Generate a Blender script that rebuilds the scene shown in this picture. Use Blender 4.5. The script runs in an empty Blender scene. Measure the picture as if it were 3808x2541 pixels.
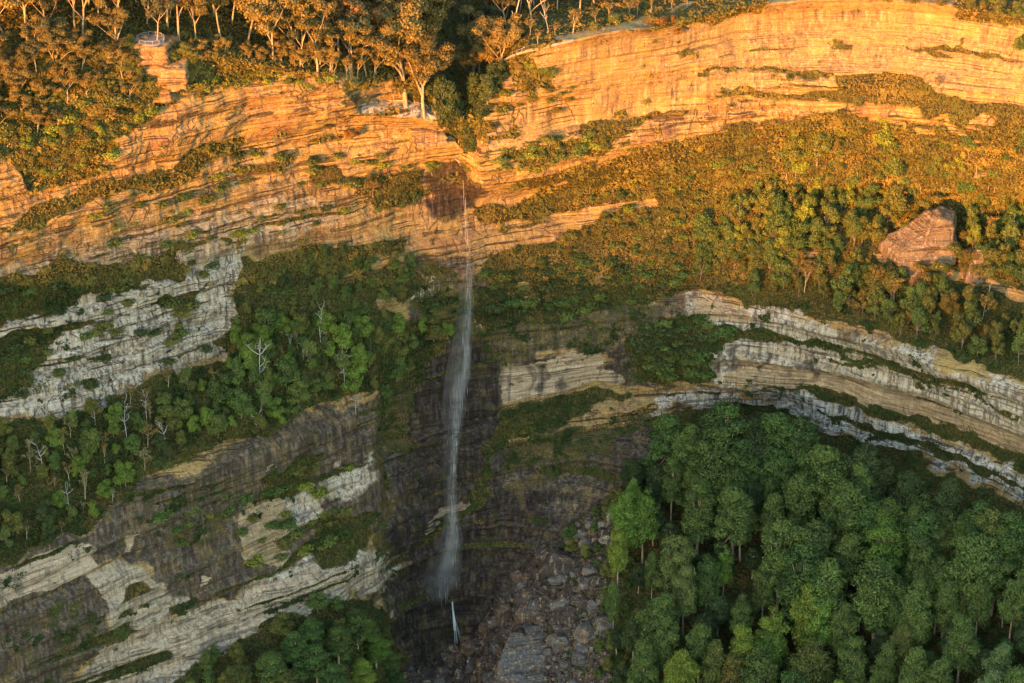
import bpy, math, random
import numpy as np
from mathutils import Vector, Matrix

# ---------------------------------------------------------------- scene, camera
sc = bpy.context.scene
COL = sc.collection
PITCH = math.radians(28.0)
FPX = 1904 / math.tan(math.radians(11.0))        # focal length in photograph pixels
LIP = -334.0                                     # height of the fall's lip below the camera
cam = bpy.data.objects.new('camera', bpy.data.cameras.new('camera'))
COL.objects.link(cam)
cam.location = (0, 0, 0)
cam.rotation_euler = (math.pi / 2 - PITCH, 0, 0)
cam.data.sensor_width = 36
cam.data.lens = 18 / math.tan(math.radians(11.0))
cam.data.clip_start = 1
cam.data.clip_end = 60000
sc.camera = cam

def ray(x, y):
    u = (np.asarray(x, float) - 1904) / FPX
    v = (1270.5 - np.asarray(y, float)) / FPX
    return u, math.cos(PITCH) + v * math.sin(PITCH), -math.sin(PITCH) + v * math.cos(PITCH)

# ---------------------------------------------------------------- value noise
def _h(i, j, k, seed):
    n = (i.astype(np.int64) * 374761393 + j.astype(np.int64) * 668265263 + k.astype(np.int64) * 2147483647 + seed * 1274126177) & 0x7fffffff
    n = ((n ^ (n >> 13)) * 1274126177) & 0x7fffffff
    n = ((n ^ (n >> 15)) * 2246822519) & 0x7fffffff
    return ((n ^ (n >> 16)) & 0xffff) / 65535.0

def noise(x, y, z, seed=0):
    x, y, z = np.broadcast_arrays(np.asarray(x, float), np.asarray(y, float), np.asarray(z, float))
    xi, yi, zi = np.floor(x), np.floor(y), np.floor(z)
    fx, fy, fz = x - xi, y - yi, z - zi
    fx = fx * fx * (3 - 2 * fx); fy = fy * fy * (3 - 2 * fy); fz = fz * fz * (3 - 2 * fz)
    xi = xi.astype(np.int64); yi = yi.astype(np.int64); zi = zi.astype(np.int64)
    r = 0
    for a in (0, 1):
        wa = fx if a else 1 - fx
        for b in (0, 1):
            wb = fy if b else 1 - fy
            for c in (0, 1):
                wc = fz if c else 1 - fz
                r = r + wa * wb * wc * _h(xi + a, yi + b, zi + c, seed)
    return r * 2 - 1

def fbm(x, y, z, o=4, seed=0):
    r = 0; a = 1.0; t = 0
    for i in range(o):
        r = r + a * noise(x * 2 ** i, y * 2 ** i, z * 2 ** i, seed + i * 17); t += a; a *= .5
    return r / t

# ---------------------------------------------------------------- the cliff as surveyed horizontal lines
# each line: (x, y, z) picks the spot on a bed at height z (metres above the lip); (x, y, None, Y) gives its distance instead
LINES = [
 [(-450,-350,66),(700,-350,64),(1250,-350,60),(1700,-350,22),(2200,-350,24),(2600,-350,44),(4260,-350,52)],
 [(-450,330,58),(0,200,60),(400,170,61),(555,180,59),(700,200,57),(900,230,52),(1250,272,43),(1440,300,33),(1560,325,30),(1650,390,25),(1720,440,19),(1800,400,22),(1880,230,34),(1960,168,43),(2140,150,43),(2450,95,43),(2750,25,43),(3000,0,43),(3300,0,43),(3500,15,43),(3808,70,42),(4260,200,40)],
 [(-450,560,46),(0,450,45),(440,400,45),(640,320,49),(900,280,45),(1250,290,41),(1340,395,25),(1440,372,24),(1560,380,24),(1650,425,21),(1720,460,16),(1800,425,19),(1880,265,31),(1960,200,38),(2140,180,38),(2450,130,38),(2750,60,38),(3000,35,38),(3300,38,38),(3500,52,38),(3808,110,37),(4260,245,35)],
 [(-450,680,36),(0,575,38),(440,480,38),(640,350,46),(900,305,43),(1250,305,39.5),(1340,430,23),(1440,438,22.5),(1560,442,22),(1650,468,17),(1720,485,13),(1800,450,17),(1880,300,28),(1960,230,35),(2140,215,35),(2450,165,35),(2750,95,35),(3000,70,35),(3300,75,35),(3500,90,35),(3808,150,34),(4260,290,32)],
 [(-450,960,13),(0,850,14),(440,735,14),(640,665,15),(900,585,15),(1250,520,14),(1440,490,15),(1590,480,15),(1650,520,9.5),(1700,545,6),(1760,530,9),(1800,505,13),(1900,500,12),(2140,450,12),(2350,425,12),(2560,412,12),(2900,400,12),(3300,410,12),(3808,470,12),(4260,600,10)],
 [(-450,1140,0),(0,1015,0),(500,884,0),(900,780,0),(1250,700,0),(1576,608,0),(1700,600,0),(1787,648,0),(2000,630,0),(2160,600,0),(2400,555,0),(2600,525,0),(2900,505,0),(3300,515,0),(3808,585,0),(4260,720,0)],
 [(-450,1320,-20),(0,1190,-20),(500,1080,-20),(907,962,-20),(1150,906,-20),(1300,884,-20),(1488,830,-20),(1720,775,-20),(1997,724,-20),(2300,690,-20),(2600,690,-22),(2900,720,-24),(3300,760,-28),(3808,850,-32),(4260,990,-35)],
 [(-450,1700,-48),(0,1570,-50),(240,1530,-50),(500,1420,-48),(830,1335,-50),(905,1200,-38),(1150,1200,-42),(1300,1190,-44),(1480,1180,-48),(1560,1180,-52),(1720,1160,-52),(1850,1150,-54),(2100,1130,-56),(2400,1100,-57),(2600,1080,-58),(2720,1125,-60),(2930,1165,-60),(3130,1235,-60),(3340,1300,-60),(3500,1365,-60),(3808,1480,-60),(4260,1660,-60)],
 [(-450,2250,-82),(0,2105,-84),(330,1970,-84),(520,1810,-75),(900,1660,-72),(1100,1570,-70),(1300,1480,-70),(1395,1430,-70),(1470,1400,-72),(1560,1385,-74),(1720,1350,-75),(1850,1330,-74),(2024,1310,-72),(2190,1290,-71),(2350,1270,-71),(2560,1235,-69),(2740,1240,-71),(2900,1262,-71),(3150,1315,-71),(3400,1405,-71),(3650,1500,-71),(3808,1560,-71),(4260,1740,-71)],
 [(-450,2400,-92),(0,2260,-95),(332,2130,-95),(520,2080,-97),(1000,1860,-95),(1395,1700,-94),(1430,1640,-94),(1560,1600,-94),(1720,1560,-94),(1840,1540,-94),(1858,1508,-92),(2024,1474,-92),(2190,1441,-92),(2329,1432,-92),(2600,1433,-92),(2834,1447,-92),(2973,1452,-92),(3112,1469,-92),(3224,1513,-92),(3446,1552,-92),(3613,1619,-92),(3808,1692,-92),(4260,1880,-92)],
 [(-450,2640,-112),(0,2480,-114),(332,2350,-114),(520,2250,-112),(1000,2050,-112),(1400,1900,-113),(1440,1880,-116),(1530,1985,-130),(1610,1905,-126),(1740,1856,-124),(1830,1800,-120),(1900,1700,-113),(2100,1640,-110),(2400,1540,-104),(2700,1500,-104),(2950,1510,-104),(3056,1570,-104),(3335,1642,-104),(3500,1712,-104),(3808,1840,-104),(4260,2040,-104)],
 [(-450,2960,None,598),(0,2760,None,622),(525,2541,None,646),(800,2400,None,660),(1000,2290,None,671),(1300,2195,None,688),(1430,2290,None,700),(1500,2480,None,710),(1600,2470,None,716),(1700,2415,None,720),(1850,2200,None,722),(2060,1990,None,726),(2300,1800,None,731),(2450,1760,None,732),(2700,1790,None,727),(2950,1870,None,718),(3250,1970,None,702),(3500,2060,None,686),(3808,2200,None,666),(4260,2420,None,642)],
]
def line_at(L, xs):
    px = np.array([p[0] for p in L], float); py = np.array([p[1] for p in L], float); pz = []
    for p in L:
        if p[2] is None:
            u, dy, dz = ray(p[0], p[1]); pz.append(p[3] / dy * dz - LIP)
        else: pz.append(p[2] * .90 if p[2] < 0 else p[2])
    return np.interp(xs, px, py), np.interp(xs, px, np.array(pz, float))

STEP = 3.25
xs = np.arange(-450, 4260.1, STEP); ys = np.arange(-350, 3100.1, STEP)
NX, NY = len(xs), len(ys)
ly = []; lz = []
for L in LINES:
    a, b = line_at(L, xs); ly.append(a); lz.append(b)
ly = np.array(ly); lz = np.array(lz)
for k in range(1, len(ly)): ly[k] = np.maximum(ly[k], ly[k - 1] + 12)
def sm(a, w):                                   # light smoothing along the wall, keeps the sharp corners readable
    k = np.ones(w) / w; p = np.pad(a, w // 2, mode='edge'); return np.convolve(p, k, 'valid')[:len(a)]
for k in range(len(ly)): ly[k] = sm(ly[k], 7); lz[k] = sm(lz[k], 7)
Z = np.empty((NY, NX))
yb = ly[-1]; zb = lz[-1]
_, dyb, dzb = ray(xs, yb)
Yb = (LIP + zb) / dzb * dyb
for i in range(NX):
    Z[:, i] = np.interp(ys, ly[:, i], lz[:, i])
# talus below the last line falls away towards the viewer at about 30 degrees
GX, GY = np.meshgrid(xs, ys)
U, DY, DZ = ray(GX, GY)
SL = 0.55
t = (LIP + zb[None, :] - SL * Yb[None, :]) / (DZ - SL * DY)
Zt = t * DZ - LIP
below = GY > yb[None, :]
Z = np.where(below, Zt, Z)
T = (LIP + Z) / DZ
PX = U * T; PYY = DY * T; PZ = LIP + Z

# ---------------------------------------------------------------- rock relief
def blur(a, r, axis):
    w = 2 * r + 1
    p = np.pad(a, [(r + 1, r) if ax == axis else (0, 0) for ax in (0, 1)], mode='edge')
    c = np.cumsum(p, axis=axis)
    return (np.take(c, range(w, c.shape[axis]), axis=axis) - np.take(c, range(0, c.shape[axis] - w), axis=axis)) / w
def blur2(a, r, n=2):
    for _ in range(n): a = blur(blur(a, r, 0), r, 1)
    return a

ZW = PZ - LIP                                     # height above the lip
wx = 85 * fbm(PX / 9, PYY / 9, ZW / 5, 5, 3); wy = 48 * fbm(PX / 9, PYY / 9, ZW / 5, 5, 9)
WXX = GX + wx; WYY = GY + wy

def inside(poly, X, Y):
    r = np.zeros(X.shape, bool); n = len(poly)
    for i in range(n):
        x0, y0 = poly[i]; x1, y1 = poly[(i + 1) % n]
        if y0 == y1: continue
        c = ((y0 > Y) != (y1 > Y)) & (X < (x1 - x0) * (Y - y0) / (y1 - y0) + x0)
        r ^= c
    return r
def paint(mask, val, poly, soft=1, edge=1.0):
    a = np.array(poly, float); m = 60
    j0, j1 = [int(np.clip((v + 450) / STEP, 0, NX)) for v in (a[:, 0].min() - m, a[:, 0].max() + m)]
    i0, i1 = [int(np.clip((v + 350) / STEP, 0, NY)) for v in (a[:, 1].min() - m, a[:, 1].max() + m)]
    if j1 - j0 < 3 or i1 - i0 < 3: return
    s = (slice(i0, i1), slice(j0, j1))
    k = inside(poly, GX[s] + wx[s] * edge, GY[s] + wy[s] * edge).astype(float)
    if soft: k = blur2(k, soft, 1)
    mask[s] = mask[s] * (1 - k) + val * k

VEG = np.zeros((NY, NX)); DARK = VEG.copy(); PALE = VEG.copy(); TAN = VEG.copy(); RED = VEG.copy(); TALUS = VEG.copy()
# dark, algae stained rock
DK = [
 (.85,[(1560,990),(1640,960),(1790,950),(1800,1200),(1640,1260),(1540,1200)]),
 (.92,[(1560,1250),(1640,1160),(1790,1190),(2100,1180),(2500,1085),(2560,1080),(2560,1190),(2350,1240),(2330,1300),(2450,1300),(2600,1330),(2600,1400),(2350,1420),(2300,1400),(2218,1299),(1958,1349),(1886,1371),(1860,1510),(1860,1640),(2100,1600),(2400,1550),(2600,1500),(2650,1560),(2350,1780),(2100,2000),(1850,2250),(1700,2460),(1500,2560),(1440,2350),(1400,1850),(1390,1500),(1440,1400)]),
 (.88,[(-450,2330),(0,2110),(330,1960),(520,1790),(1000,1640),(1400,1450),(1440,1700),(1480,2250),(1440,2330),(1300,2110),(1162,2122),(1140,2084),(985,2139),(985,2167),(830,2233),(719,2283),(640,2290),(620,2222),(526,2128),(443,2095),(387,2106),(340,2140),(387,2211),(426,2377),(360,2477),(200,2560),(-450,2900)]),
 (.45,[(780,1070),(900,1010),(905,1180),(835,1330),(690,1330),(720,1180)]),
 (.45,[(800,900),(1000,850),(1150,880),(1050,920),(900,960)]),
 (.40,[(870,740),(1050,690),(1080,800),(880,810)]),
 (.9,[(1560,700),(1640,625),(1755,620),(1800,690),(1790,790),(1659,800),(1570,790)]),
 (.85,[(1604,697),(1659,631),(1737,625),(1753,752),(1659,775),(1605,775)]),
 (.6,[(2480,1120),(2560,1080),(2570,1190),(2450,1200)]),
 (.8,[(2655,1300),(2680,1290),(2685,1380),(2665,1385)]),(.8,[(2705,1280),(2745,1290),(2745,1385),(2715,1390)]),
 (.9,[(2824,1300),(2842,1300),(2842,1400),(2828,1400)]),
 (.75,[(2960,1355),(3010,1350),(3060,1360),(3080,1385),(3005,1380),(2998,1430),(2984,1430),(2978,1385)]),
 (.6,[(3110,1395),(3150,1390),(3140,1420),(3120,1420)]),
 (.5,[(1210,2050),(1440,1960),(1440,2060),(1330,2110),(1200,2125)]),
 (.6,[(3130,1235),(3200,1240),(3200,1290),(3140,1280)]),
]
PL = [   # grey white lichen and lime wash
 (.65,[(-450,1300),(0,1180),(250,1110),(520,1010),(900,880),(910,1180),(835,1330),(500,1420),(0,1570),(-450,1720)]),
 (.75,[(0,1560),(110,1430),(160,1300),(320,1180),(480,1120),(640,1000),(900,900),(910,1000),(895,1120),(835,1180),(760,1300),(500,1420),(240,1540)]),
 (.35,[(-450,1200),(0,1000),(500,870),(900,770),(1100,740),(1300,780),(1100,880),(640,1000),(-450,1300)]),
 (.7,[(990,1896),(1040,1818),(1150,1835),(1300,1740),(1380,1690),(1380,1780),(1162,1918),(1051,1990),(1051,2045),(974,2089),(968,1957)]),
 (.45,[(640,2230),(719,2283),(985,2170),(1300,2110),(1440,2080),(1455,2200),(1300,2205),(1051,2285),(830,2408),(664,2488),(500,2550),(430,2540),(640,2400)]),
 (.8,[(985,2139),(1140,2084),(1162,2122),(1440,2040),(1450,2140),(1300,2194),(1051,2277),(985,2220)]),
 (.6,[(526,2128),(597,2178),(700,2283),(719,2350),(640,2400),(500,2480),(360,2543),(560,2520),(830,2399),(985,2300),(985,2250),(830,2260),(660,2330)]),
 (.7,[(2520,1180),(2560,1095),(2640,1090),(2930,1150),(3130,1250),(3340,1290),(3500,1350),(3808,1440),(4260,1600),(4260,1920),(3808,1720),(3500,1600),(3220,1510),(2900,1440),(2650,1430),(2620,1300)]),
 (.95,[(2400,1500),(2640,1440),(2834,1455),(3056,1495),(3224,1550),(3446,1605),(3641,1685),(3808,1750),(4260,1950),(4260,2050),(3808,1850),(3500,1720),(3056,1570),(2700,1475),(2400,1545)]),
 (.6,[(1490,1050),(1630,1040),(1640,1110),(1500,1110)]),
]
TN = [   # fresh tan or golden rock
 (.95,[(-450,2300),(0,2123),(44,2100),(183,2045),(310,2001),(337,2017),(354,2067),(387,2106),(332,2139),(194,2200),(55,2222),(0,2255),(-450,2450)]),
 (.85,[(337,2145),(443,2095),(526,2128),(597,2178),(620,2222),(625,2266),(592,2288),(500,2350),(430,2420),(371,2470),(371,2405),(426,2377),(426,2316),(398,2272),(387,2211)]),
 (.6,[(337,2145),(443,2095),(526,2128),(597,2178),(620,2222),(600,2290),(719,2290),(985,2185),(1140,2100),(1300,2110),(1440,2090),(1455,2200),(1300,2205),(1051,2285),(830,2408),(664,2488),(526,2550),(200,2570),(360,2477),(426,2377),(398,2272)]),
 (.35,[(885,1900),(1010,1840),(1060,1880),(1051,1990),(1051,2060),(960,2100),(890,2080)]),
 (.95,[(1886,1371),(1958,1349),(2218,1299),(2246,1371),(2273,1377),(2329,1393),(2329,1418),(2190,1432),(2024,1471),(1864,1504),(1856,1404)]),
 (.5,[(2590,1100),(2700,1110),(2800,1150),(2800,1200),(2600,1185)]),
 (.5,[(2750,1310),(3100,1400),(3450,1480),(3808,1630),(3808,1690),(3224,1513),(2834,1445),(2700,1420)]),
 (.95,[(738,2145),(772,2144),(770,2170),(748,2184)]),
 (.95,[(975,1728),(998,1722),(992,1742),(975,1750)]),
 (.9,[(1117,1720),(1145,1712),(1143,1738),(1122,1742)]),
 (.9,[(1532,1976),(1560,1930),(1610,1890),(1650,1868),(1740,1846),(1745,1865),(1690,1885),(1640,1900),(1580,1950),(1545,1980)]),
 (.7,[(1764,1160),(1820,1145),(1815,1190),(1770,1220)]),
 (.9,[(1430,2270),(1450,2262),(1450,2290),(1432,2292)]),
 (.8,[(450,1985),(500,1970),(500,2060),(470,2070)]),
]
RD = [
 (.6,[(860,320),(1000,330),(1080,400),(880,430)]),(.7,[(929,454),(1084,431),(1090,481),(1040,514),(935,531)]),
 (.7,[(500,530),(580,500),(575,560),(500,560)]),
 (.6,[(1488,900),(1500,865),(1800,850),(1700,940),(1560,930),(1488,925)]),
 (.7,[(2360,520),(2460,460),(2500,480),(2400,540)]),
 (.7,[(3130,370),(3280,375),(3240,440),(3150,430)]),(.6,[(2800,470),(2930,480),(2940,520),(2820,510)]),
 (.6,[(3100,500),(3200,500),(3220,540),(3120,535)]),
 (.7,[(1620,2060),(1660,2060),(1680,2330),(1600,2420),(1600,2330)]),
 (.6,[(3000,1160),(3100,1170),(3060,1215),(3010,1200)]),
 (.7,[(130,640),(380,600),(380,650),(150,690)]),
 (.7,[(1604,697),(1753,690),(1800,700),(1790,760),(1659,780),(1560,780)]),
 (.5,[(1780,990),(1810,985),(1805,1070),(1775,1060)]),
]
VG = [   # heath, grass, fern and moss
 (1,[(-450,-350),(-450,560),(0,570),(60,600),(130,690),(200,700),(380,640),(430,540),(480,475),(600,410),(720,340),(880,300),(1000,275),(1250,285),(1380,300),(1450,310),(1600,440),(1660,500),(1690,560),(1770,560),(1780,480),(1760,420),(1850,340),(2080,330),(2050,270),(1980,200),(2100,140),(2330,80),(2500,50),(2560,-350)]),
 (1,[(2560,-350),(2560,110),(2740,60),(2830,60),(2860,-20),(3500,-20),(3590,60),(3650,85),(3808,90),(4260,200),(4260,-350)]),
 (.95,[(0,835),(232,741),(442,675),(636,608),(802,514),(885,498),(874,537),(830,586),(763,625),(691,697),(553,719),(387,736),(277,774),(138,830),(0,863),(-450,1020),(-450,960)]),
 (.9,[(885,609),(1051,581),(1117,564),(1106,597),(1023,625),(857,642)]),
 (.8,[(1130,650),(1250,620),(1290,690),(1200,700),(1130,680)]),
 (.95,[(-450,1160),(0,1050),(110,1020),(232,975),(354,985),(520,960),(690,990),(640,1020),(470,1070),(300,1080),(250,1130),(243,1165),(0,1185),(-450,1290)]),
 (.95,[(-450,1330),(0,1225),(200,1200),(300,1180),(330,1190),(280,1220),(220,1260),(150,1300),(140,1340),(100,1430),(0,1510),(-450,1700)]),
 (.85,[(542,978),(686,912),(846,868),(819,906),(691,950),(664,1006),(580,1000)]),
 (.7,[(570,1090),(700,1070),(760,1050),(720,1110),(650,1140),(570,1130)]),
 (.7,[(310,1330),(400,1310),(390,1340),(320,1350)]),
 (1,[(907,975),(1000,955),(1200,908),(1490,870),(1495,920),(1400,975),(1400,1005),(1545,1005),(1560,1060),(1500,1130),(1420,1090),(1380,1160),(1560,1180),(1640,1180),(1640,1250),(1560,1400),(1550,1600),(1450,1650),(1400,1430),(1250,1480),(1000,1640),(850,1640),(520,1780),(480,1850),(330,1960),(200,2010),(0,2110),(-450,2350),(-450,1700),(0,1580),(240,1555),(500,1430),(830,1345),(850,1230),(860,1180),(900,1180)]),
 (.95,[(1790,990),(1870,940),(2080,905),(2300,870),(2550,820),(2560,1080),(2420,1110),(2200,1190),(2000,1210),(1880,1260),(1790,1230),(1760,1150)]),
 (.5,[(1790,1230),(2100,1180),(2450,1100),(2480,1200),(2300,1280),(1950,1330),(1860,1380),(1780,1350)]),
 (.95,[(1892,586),(1969,531),(2157,498),(2160,470),(2140,460),(2350,430),(2560,415),(2500,440),(2273,470),(2400,470),(2301,525),(2246,575),(2135,586),(1969,614)]),
 (1,[(1875,702),(1941,664),(2135,625),(2356,581),(2550,531),(2700,470),(2950,425),(3100,415),(3250,445),(3420,475),(3808,560),(4260,700),(4260,950),(2560,1080),(2200,1100),(1900,960),(1880,940),(1960,905),(2060,880),(2250,800),(2460,755),(2460,740),(2250,770),(1990,800),(1760,850),(1750,800),(1860,745),(2000,730),(1990,700),(1850,720)]),
 (1,[(2925,545),(3000,535),(3200,560),(3300,540),(3560,530),(3808,540),(4260,700),(4260,1500),(3808,1420),(3690,1400),(3600,1330),(3450,1310),(3340,1280),(3300,1230),(3130,1200),(3050,1180),(2930,1150),(2760,1120),(2720,1080),(2560,1080),(2540,1000),(2600,860),(2700,800),(2850,700),(2920,640)]),
 (.95,[(3073,273),(3168,273),(3335,278),(3474,312),(3519,356),(3613,378),(3808,412),(4260,520),(4260,700),(3808,600),(3446,423),(3435,390),(3251,384),(3140,384),(3000,378),(2890,367),(2695,384),(2639,356),(2862,334),(3057,328),(3112,328)]),
 (1,[(2556,273),(2812,251),(3001,249),(3079,262),(3079,273),(2806,264),(2583,281)]),
 (.9,[(3330,165),(3460,172),(3660,200),(3800,225),(3800,240),(3640,218),(3450,190),(3330,172)]),
 (.9,[(2530,1200),(2611,1188),(2745,1230),(2900,1245),(3080,1275),(3250,1330),(3500,1400),(3700,1450),(3700,1470),(3500,1425),(3250,1352),(3080,1302),(2900,1287),(2740,1270),(2700,1240)]),
 (1,[(2380,1200),(2500,1190),(2611,1182),(2695,1218),(2740,1230),(2745,1263),(2667,1285),(2634,1302),(2656,1369),(2689,1391),(2611,1413),(2500,1430),(2380,1400),(2330,1300)]),
 (1,[(2820,1447),(2973,1443),(3112,1460),(3224,1508),(3446,1548),(3613,1615),(3808,1692),(4260,1880),(4260,1960),(3808,1742),(3613,1665),(3446,1590),(3224,1540),(3056,1490),(2950,1470)]),
 (.95,[(3020,1530),(3224,1580),(3446,1640),(3600,1705),(3808,1800),(4260,2010),(4260,2035),(3808,1822),(3550,1722),(3335,1628),(3056,1552)]),
 (.9,[(3084,1330),(3279,1356),(3446,1417),(3613,1467),(3808,1545),(4260,1720),(4260,1735),(3808,1560),(3613,1482),(3446,1438),(3279,1377),(3084,1343)]),
 (1,[(2400,1550),(2700,1485),(2900,1500),(3056,1590),(3335,1668),(3500,1748),(3808,1880),(4260,2090),(4260,3100),(2300,3100),(2250,2541),(2250,2200),(2300,1850),(2500,1700)]),
 (.95,[(1864,1515),(2024,1482),(2163,1454),(2356,1448),(2356,1476),(2190,1504),(2135,1537),(2107,1587),(2024,1614),(1941,1614),(1886,1642),(1847,1692),(1853,1763),(1820,1802),(1825,1862),(1759,1896),(1742,1846),(1781,1802),(1809,1735),(1836,1587)]),
 (.95,[(1516,2006),(1545,1985),(1610,1905),(1693,1882),(1748,1862),(1820,1851),(1803,1885),(1693,1918),(1670,1946),(1637,1990),(1582,2023),(1538,2045)]),
 (.55,[(1900,1620),(2100,1600),(2400,1500),(2450,1560),(2300,1640),(2200,1720),(2000,1700),(1880,1780)]),
 (.5,[(1930,1780),(2150,1700),(2200,1720),(2000,1800),(1900,1830)]),
 (.6,[(1540,1000),(1640,970),(1700,1060),(1780,1060),(1790,1250),(1560,1250)]),
 (.55,[(1450,1480),(1560,1400),(1560,1640),(1450,1700)]),
 (.8,[(968,1763),(1217,1680),(1162,1763),(1095,1840),(985,1863),(940,1912)]),
 (.9,[(1100,1957),(1190,1918),(1400,1900),(1400,2000),(1330,2090),(1190,2117),(1162,2067),(1084,2089),(985,2145),(985,2095),(1062,2056),(1150,2023)]),
 (.5,[(600,1960),(860,1880),(840,2000),(640,2060)]),
 (.6,[(1400,1500),(1440,1500),(1440,2300),(1480,2400),(1430,2300),(1405,1900)]),
 (1,[(-450,3100),(300,2720),(500,2580),(526,2550),(664,2490),(830,2415),(940,2350),(1051,2290),(1300,2210),(1400,2260),(1450,2330),(1500,2541),(1520,3100)]),
 (.6,[(2040,2040),(2300,1830),(2350,1900),(2330,2150),(2260,2260),(2180,2330),(2100,2200)]),
 (.5,[(2060,2330),(2200,2300),(2290,2541),(2290,2700),(2120,2700)]),
 (.35,[(600,1850),(960,1720),(960,1900),(600,2010)]),
 (.3,[(0,2300),(330,2200),(400,2300),(300,2400),(0,2450)]),
 (.85,[(1300,680),(1500,640),(1590,620),(1600,660),(1560,740),(1450,800),(1400,790)]),
]
RK = [   # bare ledges showing through the green
 [(1488,832),(1720,765),(1803,738),(1997,705),(2000,730),(1850,760),(1700,805),(1500,855),(1250,900),(1150,912),(907,965),(907,955),(1150,895),(1300,876)],
 [(1488,920),(1500,865),(1650,845),(1850,830),(2100,790),(2300,765),(2455,752),(2455,768),(2250,800),(2060,845),(1880,912),(1700,945),(1620,945),(1550,912)],
 [(2500,378),(2600,373),(2750,370),(2900,363),(3050,372),(3150,380),(3430,405),(3430,420),(3240,408),(3100,398),(2900,397),(2750,402),(2500,412)],
 [(2500,445),(2640,434),(2667,450),(2589,476),(2589,515),(2500,530)],
 [(3585,490),(3630,423),(3697,434),(3691,490)],[(2240,575),(2290,525),(2384,514),(2378,550)],
 [(2045,690),(2110,670),(2115,685),(2050,700)],
 [(3130,425),(3300,440),(3300,450),(3140,435)],[(3380,480),(3460,490),(3470,508),(3400,500)],
 [(3262,928),(3363,944),(3502,975),(3663,1025),(3808,1090),(4260,1315),(4260,1385),(3808,1142),(3669,1072),(3446,1020),(3307,985)],
 [(2984,940),(3001,918),(3112,923),(3112,940),(3029,951)],
 [(2560,1105),(2600,1060),(2680,1090),(2760,1120),(2700,1130),(2620,1100)],
 [(1395,980),(1450,940),(1540,925),(1545,965),(1520,1000),(1400,1000)],
 [(1775,990),(1805,985),(1800,1060),(1780,1060)],
 [(1905,1115),(1960,1100),(1965,1135),(1910,1140)],
 [(2030,1020),(2045,1010),(2045,1040),(2030,1040)],[(2200,1020),(2240,1010),(2245,1060),(2210,1060)],
 [(1080,640),(1130,620),(1125,640)],[(1140,1050),(1270,1020),(1380,1030),(1290,1050),(1150,1080)],
 [(1420,1130),(1465,1125),(1460,1150),(1420,1155)],[(1505,1170),(1570,1150),(1560,1195),(1500,1195)],
 [(3560,920),(3640,905),(3650,1010),(3600,1030)],
 [(1060,2245),(1200,2215),(1290,2185),(1290,2195),(1200,2230),(1050,2260)],
 [(1010,255),(1100,260),(1090,290),(1020,295)],[(0,540),(80,528),(80,540),(0,555)],[(310,440),(350,430),(345,450),(315,460)],
 [(2700,455),(2830,450),(2830,458),(2705,466)],[(2810,480),(2835,470),(2845,482),(2815,490)],[(2640,500),(2700,488),(2700,498),(2645,510)],
 [(3050,470),(3120,475),(3120,486),(3060,482)],[(2900,500),(2990,510),(2985,518),(2900,512)],[(3620,640),(3700,650),(3700,658),(3630,655)],
 [(1900,1060),(1960,1050),(1955,1070),(1905,1075)],[(2130,1150),(2200,1135),(2195,1150),(2130,1165)],[(2500,660),(2515,640),(2520,690),(2505,700)],
 [(600,270),(660,260),(660,300),(610,300)],
]
for v, p in DK: paint(DARK, v, p, 1, 1.5)
for v, p in PL: paint(PALE, v, p, 1, 1.5); paint(DARK, 0, p, 1, 1.5)
for v, p in TN: paint(TAN, v, p, 0, .6); paint(DARK, 0, p, 0, .6); paint(PALE, .35 if v == .6 else .1, p, 0, .6)
for v, p in [d for d in DK if d[1][0][0] > 2600]: paint(DARK, v, p, 1)
for p in ([(1925,1365),(1932,1365),(1928,1450)], [(1962,1355),(1987,1350),(1990,1460),(1972,1460)], [(2000,1345),(2037,1340),(2042,1460),(2003,1465)], [(2085,1410),(2117,1405),(2120,1440),(2083,1450)]): paint(DARK, .75, p, 1, .6)
for v, p in RD: paint(RED, v, p, 3)
for v, p in VG: paint(VEG, v, p, 1)
for p in RK: paint(VEG, .04, p, 0, .5)
paint(TALUS, 1, [(1480,2470),(1600,2440),(1700,2400),(1850,2190),(2060,1980),(2300,1800),(2360,1820),(2330,2000),(2270,2150),(2290,2541),(2290,3100),(1500,3100)], 3)
SMOOTH = np.zeros((NY, NX)); WET = SMOOTH.copy()
paint(SMOOTH, 1, [(2050,60),(2500,-100),(4260,-100),(4260,520),(3808,400),(3100,270),(2560,270),(2500,440),(2150,460),(2060,330)], 6)
paint(SMOOTH, .7, [(2500,260),(3100,260),(3120,350),(2500,420)], 3); paint(SMOOTH, .7, [(1860,1300),(2340,1290),(2340,1500),(1850,1510)], 3)
paint(SMOOTH, .6, [(-450,2300),(0,2120),(330,1990),(640,2200),(500,2300),(340,2140),(0,2255)], 3); paint(SMOOTH, .5, [(2700,1250),(3100,1330),(3808,1560),(3808,1700),(3224,1513),(2834,1445),(2700,1420)], 4)
paint(SMOOTH, .75, [(-450,2200),(330,1950),(1000,1640),(1400,1450),(1440,2090),(1160,2120),(900,2200),(626,2270),(430,2400),(-450,2900)], 4)
paint(SMOOTH, .55, [(2560,1090),(3100,1230),(3808,1470),(4260,1600),(4260,1900),(3808,1700),(3100,1460),(2640,1440)], 4); paint(SMOOTH, .4, [(520,2240),(985,2160),(1450,2090),(1450,2200),(1051,2285),(526,2550),(300,2550)], 4)
for q in ([(1330,378),(1440,372),(1560,378),(1650,425),(1640,440),(1560,440),(1440,434),(1330,428)],): paint(VEG, 0, q, 0, .4); paint(PALE, .8, q, 0, .4)
paint(WET, .85, [(1560,1330),(1640,1240),(1780,1220),(1860,1400),(1850,1550),(1860,1750),(2050,1850),(1960,2100),(1780,2420),(1480,2500),(1440,2000),(1500,1700)], 8, 1.6)
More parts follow.
